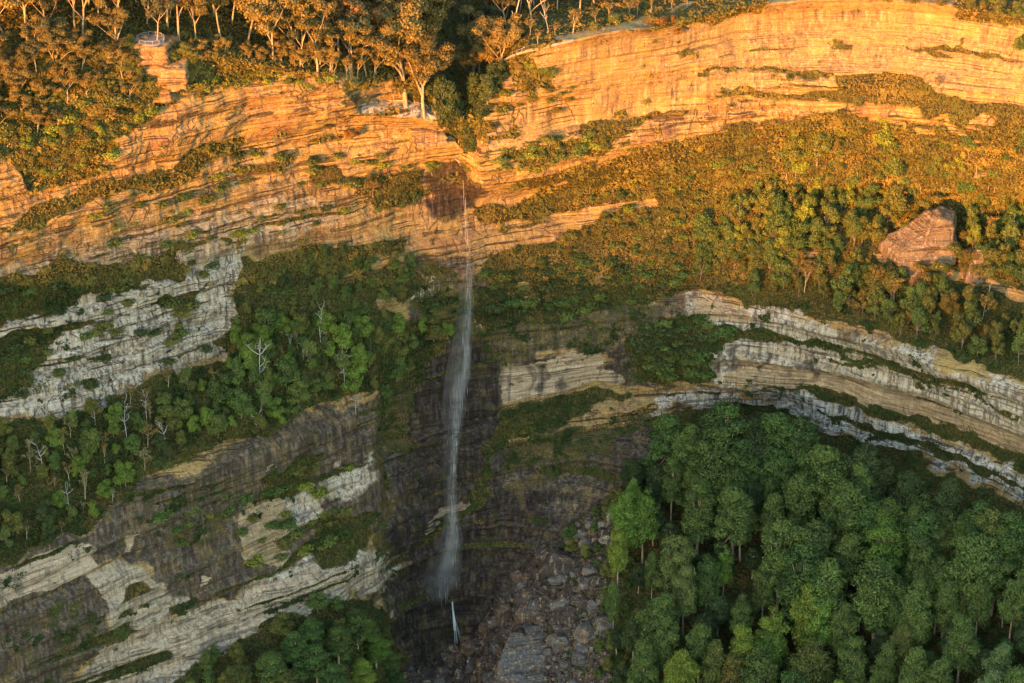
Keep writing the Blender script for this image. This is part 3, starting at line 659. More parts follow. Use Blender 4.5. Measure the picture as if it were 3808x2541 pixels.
NAMEK = {'gum': 'gum_tree', 'giant': 'gum_tree', 'bushy': 'leafy_tree', 'bush': 'bush', 'slope': 'slope_tree', 'slim': 'slender_gum_tree', 'rain': 'rainforest_tree', 'dead': 'dead_tree', 'shrub': 'shrub'}
CATK = {'gum': 'tree', 'giant': 'tree', 'bushy': 'tree', 'bush': 'bush', 'slope': 'tree', 'slim': 'tree', 'rain': 'tree', 'dead': 'dead tree', 'shrub': 'shrub'}
PLANTS = []
def plant(kind, loc, H, tone, label, group, wid=1.0, v=None, rot=None):
    pr = PROTO[kind][R.randrange(len(PROTO[kind])) if v is None else v]
    root = bpy.data.objects.new(NAMEK[kind], None); COL.objects.link(root)
    s = H / BASE[kind]
    root.location = loc; root.rotation_euler = (0, 0, R.random() * 6.283 if rot is None else rot); root.scale = (s * wid, s * wid, s)
    root['label'] = label; root['category'] = CATK[kind]; root['group'] = group
    c = TINT[tone]; j = .85 + .3 * R.random()
    for n, me in pr:
        o = bpy.data.objects.new(n, me); o.parent = root; COL.objects.link(o)
        if n not in ('trunk', 'stem'): o.color = (c[0] * j, c[1] * j, c[2] * j, 1)
    PLANTS.append(root); return root
def base_for(x, ytop, H):
    for y in range(int(ytop) + 10, 3085, 6):
        p = world(x, y); q = project(p + Vector((0, 0, H)))
        if q[1] >= ytop: return p
    return world(x, 3085)

# ---------------------------------------------------------------- where everything grows
MARKS = [(555,150,'the railed lookout'),(1000,230,'the wooded left rim'),(1510,400,'the sandy clifftop flat'),(1720,480,'the dark creek cleft'),(1930,190,'the clifftop footpath'),
 (2300,120,'the golden right rim'),(2900,320,'the curved golden cliff'),(3480,860,'the pink rock knoll'),(3600,1080,'the bright sloping ledge'),(2700,1120,'the pale cliff top'),(3100,1350,'the long white cliff'),
 (2100,1380,'the tan rock panel'),(1560,1930,'the mossy crescent ledge'),(880,1150,'the grey buttress corner'),(300,1300,'the grey banded cliff'),(150,2120,'the tan slab'),(1700,1100,'the middle of the waterfall'),
 (1700,2350,'the foot of the waterfall'),(2050,2350,'the big fallen blocks'),(600,720,'the golden left ledges'),(900,1650,'the tree terrace'),(1200,2480,'the lower left gully'),(2500,1900,'the scree edge'),
 (2950,1650,'the foot of the white cliff'),(3300,2100,'the forest middle'),(3700,2400,'the far lower corner'),(2700,2400,'the near forest edge')]
def where(x, y):
    d = sorted((math.hypot(x - m[0], (y - m[1]) * 1.2), m) for m in MARKS)[0]
    m = d[1]; dx, dy = x - m[0], y - m[1]; far = 'just ' if d[0] < 110 else ('' if d[0] < 240 else 'well ')
    if abs(dx) > 2.2 * abs(dy): s = ('right of ' if dx > 0 else 'left of ')
    elif abs(dy) > 2.2 * abs(dx): s = ('below ' if dy > 0 else 'above ')
    else: s = ('below and ' if dy > 0 else 'above and ') + ('right of ' if dx > 0 else 'left of ')
    return far + s + m[2]
def name_size(H, a, b): return 'small' if H < a else ('tall' if H > b else 'mid-sized')
def scatter(poly, n, dx, dy, tries=30, cond=None):
    xs_ = [p[0] for p in poly]; ys_ = [p[1] for p in poly]; out = []
    for _ in range(n * tries):
        x = R.uniform(min(xs_), max(xs_)); y = R.uniform(min(ys_), max(ys_))
        if not inside(poly, np.array([x]), np.array([y]))[0]: continue
        if cond and not cond(x, y): continue
        if any(((x - a) / dx) ** 2 + ((y - b) / dy) ** 2 < 1 for a, b in out): continue
        out.append((x, y))
        if len(out) >= n: break
    return out
KINDW = {'gum': 'gum tree with pale limbs', 'giant': 'giant gum with spreading limbs', 'bushy': 'leafy tree', 'bush': 'bush', 'slope': 'ragged slope tree', 'slim': 'slender open gum', 'rain': 'rainforest crown', 'dead': 'bleached dead tree', 'shrub': 'rounded shrub'}
SZ = {'gum': (15, 21), 'bushy': (6.5, 10), 'bush': (3, 5), 'slope': (6.5, 10), 'slim': (9, 13), 'rain': (24, 31), 'shrub': (1.6, 2.8), 'dead': (9, 13), 'giant': (1, 2)}
def put(kind, x, y, H, tone, group, wid=1.0, p=None, label=None, v=None):
    if kind == 'bushy' and H < 5.2: kind = 'bush'
    p = world(x, y) if p is None else p
    qx, qy = project(p + Vector((0, 0, H * .6)))
    lab = label or '%s %s %s %s' % (name_size(H, *SZ[kind]), tone, KINDW[kind], where(qx, qy))
    return plant(kind, p, H, tone, lab, group, wid, v)

# woodland on the left rim and plateau
for x, y in scatter([(-440,-330),(1640,-330),(1640,250),(1450,290),(1250,262),(900,215),(700,190),(400,150),(0,190),(-440,300)], 215, 54, 44):
    put('gum', x, y, R.uniform(15, 25), R.choice(['gold', 'dark', 'olive', 'brown']), 'gum trees crowding the left rim')
for x, y in scatter([(-440,320),(0,210),(400,170),(500,230),(520,420),(430,470),(200,520),(-440,560)], 46, 70, 46, cond=lambda x, y: not (470 < x < 720 and 150 < y < 330)):
    put('gum', x, y, R.uniform(7, 12), R.choice(['gold', 'olive', 'olive', 'dark']), 'stunted gums on the left slope', 1.25)
for x, y in scatter([(720,270),(900,240),(1250,285),(1430,300),(1250,300),(900,300),(700,345)], 22, 42, 22):
    put('gum', x, y, R.uniform(6, 11), R.choice(['gold', 'olive']), 'stunted gums along the left brink', 1.1)
# giants by the creek, and their neighbours
put('giant', 1510, 402, 35, 'gold', 'giant gums by the creek', .95, label='tallest golden gum on the sandy flat left of the cleft', v=0)
put('giant', 1588, 436, 24, 'olive', 'giant gums by the creek', 1.0, label='leaning pale gum right of the tallest gum, at the flat edge', v=1)
for x, y, H in [(1365,300,20),(1470,400,9),(1180,260,24),(1225,262,15),(1785,300,20),(1840,290,17),(1822,285,14),(1745,330,13),(1925,300,8),(1535,380,12),(1300,285,16),(1420,250,24),(1560,250,27),(1490,200,28)]:
    put('gum', x, y, H, R.choice(['gold', 'olive']), 'gums around the creek cleft')
for x, y, H in [(1700,520,9),(1735,525,10),(1660,470,10),(1715,470,8),(1745,560,6),(1690,440,9),(1775,455,8),(1650,430,12),(1610,410,9),(1770,380,10),(1820,370,9),(1860,330,9),(1800,420,7)]:
    put('bushy', x, y, H, 'dark', 'leafy trees in the creek cleft')  # dark tint puts the cleft's shade into the leaf colour
for x, y, H, tn in [(1960,260,7,'yellow green'),(2010,275,7.5,'mid green'),(2045,285,6,'mid green'),(1620,650,6.5,'mid green'),(1745,660,5,'olive'),(1500,780,7,'dark'),(1560,770,6,'dark'),(2240,560,5,'olive')]:
    put('bushy', x, y, H, tn, 'bushy trees beside the creek cliffs')
# shaded wood behind the right rim
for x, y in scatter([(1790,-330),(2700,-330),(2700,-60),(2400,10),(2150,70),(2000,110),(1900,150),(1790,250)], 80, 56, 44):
    put('gum', x, y, R.uniform(12, 20), R.choice(['dark', 'dark', 'olive']), 'shaded gums behind the right rim', 1.1)  # mostly dark tint: the wood's shade is painted into its leaves
put('dead', 1912, 158, 30, 'bare', 'dead stags on the right rim', .8, label='tall bare pale stag gum beside the clifftop footpath', v=0)
put('dead', 2040, 120, 17, 'bare', 'dead stags on the right rim', .6, label='thin grey stag in the shaded wood behind the rim', v=1)
for x, y, H in [(2130,128,8),(2215,95,5.5),(2265,80,6.5),(2340,60,7),(2370,55,6),(2065,135,4.5),(2000,160,5),(2420,50,5),(1970,130,5.5),(2500,40,5),(2555,20,5)]:
    put('slim', x, y, H, 'gold', 'small gums on the right rim', 1.2)
for x, y, H, tn in [(2790,62,5,'reddish'),(2750,60,4.5,'brown'),(2820,50,5,'olive'),(2700,70,4,'brown'),(2520,130,4.5,'reddish'),(2500,100,4,'reddish'),(2640,70,3,'brown'),(2330,80,3,'brown'),(2290,95,3,'olive'),(2210,115,2.6,'olive'),(3660,70,6.5,'olive'),(3720,75,7,'olive'),(3790,80,6,'mid green'),(3620,45,5,'olive'),(3850,110,6,'olive'),(3790,190,5,'mid green'),(3830,170,6,'dark'),
                 (3610,20,5,'olive'),(3700,20,6,'mid green'),(2420,80,2.5,'brown'),(2460,85,2.5,'reddish'),(3500,15,2.5,'brown'),(3400,5,2.5,'brown'),(3300,5,2.4,'olive')]:
    put('bushy' if H > 3.9 else 'shrub', x, y, H, tn, 'rim bushes on the right' )
# shrubs on the left vegetated slope and brink
for x, y in scatter([(-440,420),(0,330),(500,330),(700,350),(640,400),(500,460),(430,540),(380,630),(200,690),(120,650),(60,580),(-440,600)], 110, 32, 24, cond=lambda x, y: not (490 < x < 730 and 150 < y < 400)):
    H = R.uniform(1.8, 4.5); put('bushy' if H > 3.4 else 'shrub', x, y, H, R.choice(['yellow green', 'gold', 'gold', 'olive', 'brown']), 'scrub on the left slope', 1.2)
for x, y in scatter([(700,330),(900,270),(1250,290),(1440,310),(1400,350),(1250,320),(900,320),(720,370)], 30, 30, 16):
    put('shrub', x, y, R.uniform(1.5, 3), R.choice(['gold', 'yellow green', 'olive', 'brown']), 'scrub along the left brink', 1.2)
# trees standing out on the golden ledges
put('gum', 1200, 540, 10, 'dark', 'lone trees on the left cliffs', 1.2, label='dark lone gum standing against the golden left cliff')
put('gum', 1290, 560, 7, 'brown', 'lone trees on the left cliffs', 1.2, label='small brown gum right of the dark lone gum')
put('gum', 1390, 735, 6, 'olive', 'lone trees on the left cliffs', 1.3, label='small olive gum on the mauve ledge left of the fall')
put('slim', 3490, 340, 5, 'brown', 'lone trees on the golden cliffs', 1, label='small brown tree on the heath wedge of the golden cliff')
for x, y in scatter([(300,780),(900,560),(1500,560),(1560,700),(1480,800),(1100,880),(700,960),(500,1000)], 45, 52, 30, cond=lambda x, y: cover(x, y) < .5):
    H = R.uniform(1.2, 3.2); put('shrub', x, y, H, R.choice(['olive', 'mid green', 'dark', 'yellow green']), 'shrubs dotted over the left ledges', 1.4)
for x, y in scatter([(0,1050),(500,950),(880,1000),(820,1300),(500,1400),(100,1530)], 40, 50, 30):
    put('shrub', x, y, R.uniform(1.4, 2.8), R.choice(['mid green', 'dark', 'olive']), 'shrubs on the grey buttress', 1.4)
for x, y in scatter([(1850,560),(2200,480),(2300,540),(1900,680)], 26, 32, 22):
    put('shrub', x, y, R.uniform(1.5, 3), R.choice(['olive', 'yellow green', 'mid green']), 'shrubs on the upper right ledge', 1.3)
for x, y in scatter([(1820,300),(2150,330),(2120,440),(1900,420),(1850,520),(1800,480)], 18, 34, 24):
    put('shrub', x, y, R.uniform(1.3, 2.6), R.choice(['olive', 'brown', 'gold']), 'shrubs on the rocks right of the cleft', 1.3)
# lit forest on the right slope
FOR_R = [(2935,560),(3230,560),(3300,545),(3420,640),(3560,545),(3808,560),(4240,720),(4240,1440),(3808,1390),(3690,1370),(3600,1310),(3450,1290),(3340,1260),(3300,1215),(3130,1180),(3050,1160),(2930,1130),(2760,1100),(2700,1060),(2580,1060),(2600,900),(2700,800),(2850,700)]
knoll = [(3280,980),(3350,800),(3420,720),(3570,740),(3610,1000),(3590,1060),(3330,1050)]
ledge = [(3180,900),(3268,930),(3502,970),(3808,1080),(4200,1260),(4200,1420),(3808,1210),(3446,1090),(3180,1000)]
ok = lambda x, y: not inside(knoll, np.array([x]), np.array([y]))[0] and not inside(ledge, np.array([x]), np.array([y]))[0]
for i, (x, y) in enumerate(scatter(FOR_R, 270, 38, 30, cond=ok)):
    tn = R.choice(['yellow green', 'olive', 'mid green', 'mid green', 'gold', 'deep green']) if y < 1000 else R.choice(['mid green', 'olive', 'deep green', 'olive', 'brown'])
    H = R.uniform(5.5, 12.5); dl = y - np.interp(x, [3180,3268,3502,3808,4200], [935,960,1005,1125,1340])
    if x > 3180 and 0 < dl < 150: H = max(1.8, min(H, dl / 13))
    put('slope' if i % 3 else 'bushy', x, y, H, tn, 'leafy trees on the right slope', .95)
for x, y, H in [(3005,690,11),(3190,640,10),(3575,740,14),(3480,770,13),(3330,800,11),(3410,740,7),(2880,780,9),(3800,830,12),(3690,900,10),(2990,1090,12),(3325,1160,12),(3135,1140,5),(3190,1130,4),(3290,1090,7),(3380,1190,7),(3680,1140,8),(3650,1190,9),(2820,850,6),(2740,870,7),(3780,930,10),(3060,640,8),(3700,700,10),(3640,640,9),(2650,950,8),(2580,930,6)]:
    put('slim' if R.random() < .7 else 'dead', x, y, H, R.choice(['brown', 'gold', 'olive']), 'open pale trees on the right slope', .9)
# golden slope: scattered bushes
for x, y in scatter([(1900,900),(2300,700),(2600,560),(3300,480),(2900,640),(2600,800),(2550,1060),(2000,1060)], 50, 40, 30, cond=lambda x, y: cover(x, y) > .6):
    put('shrub', x, y, R.uniform(1.1, 2.4), R.choice(['olive', 'gold', 'yellow green', 'mid green']), 'shrubs on the golden heath slope', 1.5)
for x, y in scatter([(1900,900),(2300,700),(2600,560),(3300,480),(3800,600),(2950,600),(2600,800),(2550,1060),(2000,1060)], 42, 60, 44, cond=lambda x, y: cover(x, y) > .6):
    put('bush', x, y, R.uniform(2.2, 4), R.choice(['olive', 'dark', 'mid green', 'brown']), 'dark bushes on the golden heath slope', 1.2)
for x, y in scatter([(1780,1000),(2550,900),(2600,1090),(2100,1200),(1800,1200)], 40, 42, 30):
    put('shrub', x, y, R.uniform(1.4, 3), R.choice(['mid green', 'dark', 'deep green']), 'shrubs on the shaded slope right of the fall', 1.5)
# green tree terrace on the left
TER = [(-440,1740),(0,1620),(240,1590),(500,1470),(830,1390),(860,1240),(910,1050),(1100,960),(1480,900),(1400,1010),(1540,1010),(1550,1100),(1400,1180),(1620,1220),(1540,1400),(1450,1600),(1400,1450),(1250,1490),(1000,1640),(850,1650),(520,1790),(480,1840),(330,1960),(200,2010),(0,2100),(-440,2330)]
for x, y in scatter(TER, 240, 43, 37):
    if y < 1240: H = R.uniform(2.2, 5.5)
    else: H = R.uniform(4, 10)
    br = (700 < x < 1350 and 1250 < y < 1620) or (200 < x < 480 and y > 1560)
    tn = R.choice(['bright green', 'bright green', 'mid green', 'deep green']) if br else R.choice(['olive', 'mid green', 'dark', 'deep green', 'olive'])
    if x < 800 and R.random() < .35: put('slim', x, y, H * .95, R.choice(['olive', 'grey green', 'dark']), 'open scrubby gums on the terrace left of the fall', 1.0)
    else: put('bushy', x, y, H * (.85 if x < 800 else 1), tn, 'leafy trees on the terrace left of the fall', .95)
for x, y, H, lb in [(965,1440,19,'tallest bleached dead tree under the grey buttress corner'),(1195,1275,12,'bleached dead tree with a forked top near the fall'),(1280,1420,13,'bleached Y-shaped dead tree right of the terrace'),
                (468,1640,13,'crooked white dead trunk on the lower terrace'),(620,1670,11,'stubby white dead tree with curled branches'),(960,1615,10,'white dead tree with a fallen limb at its foot'),(160,1780,12,'thin white dead tree at the far left'),(258,1900,10,'small white dead tree on the lowest left terrace'),(355,1580,8,'short thin pale dead tree below the banded cliff'),
                (540,1560,9,'thin pale dead pole below the banded cliff'),(1085,1320,7,'short pale dead pole behind the bright trees'),(1130,1340,8,'bent pale dead pole behind the bright trees'),(410,1860,6,'low broken white dead tree on the lower left terrace'),(1320,1540,8,'grey dead tree on the terrace edge above the dark wall')]:
    put('dead', x, y, H, 'bare', 'bleached dead trees on the left terrace', label=lb)
for x, y, H in [(1530,1000,5),(1500,1060,6),(1480,1250,8),(1640,1250,5),(1580,1240,6),(1620,1170,4)]:
    put('bushy', x, y, H, 'bright green' if y > 1200 else 'deep green', 'bright trees beside the fall')
# shrubs on the lower left cliff
for x, y in scatter([(600,1900),(1300,1680),(1400,1950),(1200,2100),(950,2130),(860,1990),(600,2050)], 34, 40, 28):
    put('shrub', x, y, R.uniform(1.4, 3.2), R.choice(['mid green', 'olive', 'yellow green', 'deep green']), 'shrubs on the lower left cliff', 1.5)
# bush dome on the pale cliff, ledge shrubs
for x, y in scatter([(2390,1210),(2500,1195),(2611,1190),(2735,1240),(2667,1285),(2634,1302),(2650,1369),(2611,1413),(2480,1420),(2340,1300)], 34, 30, 24):
    put('shrub', x, y, R.uniform(1.6, 3.2), R.choice(['deep green', 'mid green', 'dark']), 'shrubs of the bush dome on the pale cliff', 1.5)
# valley rainforest: the crowns one can pick out
s_ = 1 / 1.7966
CR = [(200,150,130,'olive'),(370,50,180,'mid green'),(450,240,170,'mid green'),(640,150,80,'deep green'),(660,220,150,'olive'),(830,100,220,'olive'),(950,90,150,'deep green'),(1140,160,270,'olive'),(1250,30,180,'deep green'),(1400,10,150,'dark'),
 (1560,90,200,'dark'),(1800,150,200,'dark'),(1390,400,230,'bright green'),(1570,330,150,'mid green'),(1800,350,130,'mid green'),(2090,370,200,'olive'),(60,560,150,'pale'),(220,690,140,'deep green'),(335,620,90,'bright green'),(700,440,250,'mid green'),(920,400,250,'olive'),(1150,490,200,'olive'),
 (850,600,280,'deep green'),(1000,700,250,'mid green'),(1350,680,300,'deep green'),(1640,590,180,'mid green'),(1750,700,150,'mid green'),(1980,520,300,'mid green'),(600,730,140,'mid green'),(450,960,120,'mid green'),(880,880,200,'yellow green'),(960,910,200,'bright green'),(1130,1000,160,'mid green'),(1350,880,150,'mid green'),
 (1480,840,150,'deep green'),(1600,840,200,'olive'),(1800,830,150,'olive'),(1920,840,110,'mid green'),(2020,810,140,'mid green'),(2250,800,130,'deep green'),(640,1040,180,'yellow green'),(620,1180,200,'bright green'),(170,1110,160,'mid green'),(460,1130,180,'yellow green'),(900,1230,220,'olive'),(1180,1230,170,'olive'),(1400,1240,150,'mid green'),
 (1520,1110,150,'olive'),(260,1240,160,'olive'),(2150,1230,150,'grey green'),(385,1340,170,'brown'),(1080,1500,150,'yellow green'),(2100,1450,200,'grey green'),(1330,1450,100,'mid green'),(1600,1250,160,'mid green'),(1750,1330,170,'deep green'),(1900,1060,180,'mid green'),(2250,1400,200,'mid green'),(60,1320,180,'yellow green'),(800,1420,180,'deep green'),(560,1320,200,'mid green')]
CR = [(2500 + a * s_, 1680 + b * s_, w_ * s_, t_) for a, b, w_, t_ in CR]
s2 = 1 / 1.8077
CR += [(1250 + a * s2, 1680 + b * s2, w_ * s2, t_) for a, b, w_, t_ in [(1990,170,100,'bright green'),(2250,30,130,'mid green'),(1940,260,200,'bright green'),(2060,240,160,'bright green'),(1890,490,110,'yellow green'),(2270,560,200,'pale'),(2120,640,90,'mid green'),(2160,900,220,'mid green'),(2200,1100,180,'mid green'),(1980,1490,150,'mid green'),(2280,1340,150,'yellow green'),(2060,1250,170,'mid green'),(2330,760,150,'pale'),(1860,850,90,'deep green')]]
CR += [(2560,1575,120,'mid green'),(2640,1600,150,'mid green'),(2690,1500,170,'deep green'),(2870,1500,170,'deep green'),(2790,1560,110,'dark'),(2960,1520,140,'deep green'),(2590,1790,110,'olive'),(2720,1780,130,'mid green'),(3060,1620,170,'deep green'),(3200,1630,120,'dark')]
placed = []
for x, yt, wd, tn in sorted(CR, key=lambda c: c[1]):
    H = min(33, max(17, 15 + wd / 8)) * R.uniform(.93, 1.07); tn = {'deep green': R.choice(['deep green', 'mid green']), 'olive': R.choice(['olive', 'mid green'])}.get(tn, tn)
    p = base_for(x, yt, H)
    put('rain', x, yt, H, tn, 'rainforest crowns on the valley floor', (wd / 12.0) / (H * .33) * 1.05 if wd / 12.0 < H * .5 else 1.35, p=p)
    placed.append((p.x, p.y))
# the trees between and behind them; dark tints paint in the shaded gaps
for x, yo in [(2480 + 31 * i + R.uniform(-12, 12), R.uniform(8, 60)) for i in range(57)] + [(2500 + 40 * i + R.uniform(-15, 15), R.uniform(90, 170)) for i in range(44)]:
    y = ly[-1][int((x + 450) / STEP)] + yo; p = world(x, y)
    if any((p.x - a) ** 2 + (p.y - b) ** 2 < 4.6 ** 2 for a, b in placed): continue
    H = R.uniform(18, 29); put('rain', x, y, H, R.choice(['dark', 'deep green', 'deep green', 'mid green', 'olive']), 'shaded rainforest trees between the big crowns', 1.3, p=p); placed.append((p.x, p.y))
for i in range(70):
    x = R.uniform(2780, 4200); i0 = int((x + 450) / STEP); y = ly[-1][i0] - R.uniform(10, .55 * max(20, ly[-1][i0] - ly[-2][i0]))
    put('bushy', x, y, R.uniform(3, 8), R.choice(['olive', 'mid green', 'deep green', 'brown']), 'bushes between the white cliff and the rainforest', 1.1)
n = 0
for _ in range(4000):
    x = R.uniform(2250, 4230); y = R.uniform(1650, 3080)
    if y < ly[-1][int((x + 450) / STEP)] + 20 or x < 2330 + max(0, (y - 2100)) * -.12 or x < 2330 and y < 2000: continue
    p = world(x, y)
    if any((p.x - a) ** 2 + (p.y - b) ** 2 < 5.2 ** 2 for a, b in placed): continue
    put('rain', x, y, R.uniform(10, 17), R.choice(['dark', 'dark', 'dark', 'deep green']), 'shaded rainforest trees between the big crowns', 1.35, p=p)  # filler crowns tinted dark, painting the shade between the big ones
    placed.append((p.x, p.y)); n += 1
    if n > 130: break
# lower left gully trees
for x, yt, wd, tn in [(1330,2270,120,'mid green'),(1400,2350,110,'bright green'),(1260,2330,130,'mid green'),(1180,2400,120,'deep green'),(1450,2420,110,'mid green'),(1350,2450,120,'yellow green'),(1100,2350,110,'deep green'),(1010,2420,120,'mid green'),(1240,2470,120,'deep green'),(1060,2490,110,'olive'),(1460,2500,90,'deep green'),(900,2460,120,'olive'),(1160,2300,90,'deep green')]:
    H = 13 * R.uniform(.9, 1.1); p = base_for(x, yt, H)
    put('rain', x, yt, H, tn, 'trees in the lower left gully', 1.7, p=p); placed.append((p.x, p.y))
for x, y in scatter([(540,2580),(830,2430),(1300,2225),(1420,2300),(1500,2700),(1500,3000),(200,3000),(200,2800)], 60, 60, 42):
    put('bushy', x, y, R.uniform(3, 8), R.choice(['olive', 'mid green', 'deep green']), 'bushes in the lower left gully', 1.2)
for x, y in scatter([(2060,2010),(2330,1830),(2460,1780),(2400,2000),(2330,2300),(2350,3000),(2260,3000),(2200,2350),(2280,2200)], 60, 38, 30):
    put('bushy', x, y, R.uniform(2, 6), R.choice(['mid green', 'deep green', 'olive']), 'bushes on the scree edge', 1.2)

# ---------------------------------------------------------------- heath, grass and fern: nobody could count the tufts
def tufts(name, label, cond, n, size, tintf, seed):
    rng = np.random.default_rng(seed)
    W = np.clip(cond, 0, 1); flat = W.ravel(); idx = rng.choice(flat.size, n, p=flat / flat.sum())
    j = idx // NX; i = idx % NX
    P = np.stack([PX[j, i], PYY[j, i], PZ[j, i]], -1) + rng.normal(size=(n, 3)) * np.array([.25, .25, .25])
    P[:, 0] += NXo[i] * .15; P[:, 1] += NYo[i] * .15
    k = 3; P = np.repeat(P, k, 0); m = n * k
    u = np.stack([NXo[i], NYo[i], np.full(n, .9)], -1); u = np.repeat(u, k, 0) + rng.normal(size=(m, 3)) * .8
    u /= np.linalg.norm(u, axis=1)[:, None]
    a = np.cross(u, rng.normal(size=(m, 3))); a /= np.linalg.norm(a, axis=1)[:, None]; b = np.cross(u, a)
    big = np.repeat(np.where(noise(P[::k, 0] / 3, P[::k, 1] / 3, P[::k, 2] / 2.5, 77) > .22, 2.3, .9) * np.where(rng.random(n) < .1, 1.5, 1.0), k)
    s = (size * (.5 + .9 * rng.random(m)) * big)[:, None]
    q = np.stack([P - a * s, P - b * s * .5 + u * s * .3, P + a * s, P + b * s * .5 + u * s * .3], 1).reshape(-1, 3)
    tn = np.clip(.48 + 2.0 * fbm(P[:, 0] / 12, P[:, 1] / 12, P[:, 2] / 7, 4, 11) + .13 * rng.normal(size=m) - .35 * (big > 1.5), 0, 1)
    tone = np.stack([tn, rng.random(m) * .7 + .35 * fbm(P[:, 0] / 25, P[:, 1] / 25, P[:, 2] / 10, 2, 19), rng.random(m), np.ones(m)], -1)
    me = mesh_of(name, q, np.arange(4 * m).reshape(-1, 4), tintf, np.repeat(tone, 4, 0), False)
    o = bpy.data.objects.new(name, me); COL.objects.link(o); o['kind'] = 'stuff'; o['label'] = label; o['category'] = 'vegetation'
    return o
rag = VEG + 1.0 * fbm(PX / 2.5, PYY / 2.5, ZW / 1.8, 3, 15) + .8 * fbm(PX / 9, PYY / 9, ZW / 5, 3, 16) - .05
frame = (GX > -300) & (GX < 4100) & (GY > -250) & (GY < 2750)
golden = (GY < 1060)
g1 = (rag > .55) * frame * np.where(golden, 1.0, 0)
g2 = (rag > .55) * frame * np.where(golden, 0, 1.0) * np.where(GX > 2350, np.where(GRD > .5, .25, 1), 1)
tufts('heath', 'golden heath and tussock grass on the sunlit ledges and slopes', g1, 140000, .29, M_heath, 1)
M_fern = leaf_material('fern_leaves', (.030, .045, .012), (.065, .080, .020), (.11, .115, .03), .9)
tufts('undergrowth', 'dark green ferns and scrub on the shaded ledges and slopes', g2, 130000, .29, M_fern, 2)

# ---------------------------------------------------------------- rocks
def ico(n):
    import bmesh
    bm = bmesh.new(); bmesh.ops.create_icosphere(bm, subdivisions=n, radius=1)
    v = np.array([x.co[:] for x in bm.verts]); f = np.array([[y.index for y in x.verts] for x in bm.faces]); bm.free(); return v, f
ICO = {k: ico(k) for k in (2, 3, 4, 5)}
def rock_mesh(name, seed, dims, mat, level=4, planes=None, nplane=10, rough=.05, layers=0.0):
    """an angular block: a ball cut by flat joints, then weathered"""
    rng = np.random.default_rng(seed); v, f = ICO[level]
    if planes is None:
        planes = [(np.array(d, float), .62 + .3 * rng.random()) for d in ((1, 0, 0), (-1, 0, 0), (0, 1, 0), (0, -1, 0), (0, 0, 1), (0, 0, -1))]
        for _ in range(nplane):
            d = rng.normal(size=3); planes.append((d / np.linalg.norm(d), .75 + .3 * rng.random()))
        rot = Matrix.Rotation(rng.normal() * .25, 3, 'X') @ Matrix.Rotation(rng.normal() * .25, 3, 'Y')
        planes = [(np.array(rot @ Vector(d)), k) for d, k in planes]
    r = np.full(len(v), 1.25)
    for d, k in planes:
        d = np.array(d, float); d /= np.linalg.norm(d); c = v @ d
        r = np.minimum(r, np.where(c > .05, k / np.maximum(c, .05), 9))
    p = v * r[:, None] * np.array(dims)
    s = min(dims)
    p += v * (rough * s * fbm(p[:, 0] / s * 1.6 + seed, p[:, 1] / s * 1.6, p[:, 2] / s * 1.6, 4, seed))[:, None]
    if layers:
        k = layers * np.tanh(3 * noise(p[:, 0] / 30, p[:, 1] / 30, p[:, 2] / .9, seed)); p[:, 0] += v[:, 0] * k; p[:, 1] += v[:, 1] * k
    return mesh_of(name, p, f, mat, None, level >= 5)
M_tal = rock_material('scree_rock', False, ((.065, .052, .048), (.11, .090, .080)))
M_red = rock_material('red_scree_rock', False, ((.20, .125, .09), (.15, .10, .08)))
M_pale = rock_material('pale_scree_rock', False, ((.26, .24, .215), (.16, .145, .13)))
M_grey = rock_material('grey_block_rock', False, ((.12, .118, .12), (.17, .16, .155)))
M_knoll = rock_material('pink_sandstone', False, ((.28, .20, .125), (.20, .145, .095)))
M_tor = rock_material('orange_sandstone', False, ((.42, .26, .11), (.33, .20, .10)))
def rock(name, x, y, me, label, cat='boulder', group=None, rot=(0, 0, 0), up=0.0, p=None):
    o = bpy.data.objects.new(name, me); COL.objects.link(o)
    p = world(x, y) if p is None else p
    o.location = p + Vector((0, 0, up)); o.rotation_euler = rot
    o['label'] = label; o['category'] = cat
    if group: o['group'] = group
    return o
G = 'fallen blocks below the waterfall'
# the big tilted slab and its neighbours
sl = [((1,0,0),.9),((-1,0,0),.9),((0,1,0),.9),((0,-1,0),.85),((0,0,1),.55),((0,0,-1),.7),((1,-1,.2),1.1),((-1,-1,.3),1.15)]
rock('fallen_slab', 1975, 2500, rock_mesh('fallen_slab', 11, (11, 10, 6.5), M_grey, 5, sl, rough=.04, layers=.5), 'largest grey layered slab, tilted across the foot of the scree', group=G, rot=(math.radians(24), math.radians(14), math.radians(-14)), up=1.5)
rock('boulder', 1992, 2375, rock_mesh('boulder', 12, (3.6, 3.4, 4.2), M_grey, 5, sl[:6] + [((1,-1,0),1.1)], rough=.05), 'grey square block with flat top above the largest slab', group=G, rot=(.12, .1, .25), up=1)
rock('boulder', 1957, 2300, rock_mesh('boulder', 13, (3.9, 3.4, 4.4), M_red, 5, rough=.06), 'rounded reddish boulder above the grey square block', group=G, up=1)
rock('boulder', 1870, 2300, rock_mesh('boulder', 14, (3.4, 3.2, 5.2), M_red, 5, rough=.06, layers=.25), 'tall cracked reddish block left of the rounded reddish boulder', group=G, rot=(.1, -.3, .3), up=1)
rock('boulder', 2095, 2110, rock_mesh('boulder', 15, (7.5, 5, 5.5), M_tal, 5, rough=.06), 'broad dark block with a rusty right face, high on the scree', group=G, up=0)
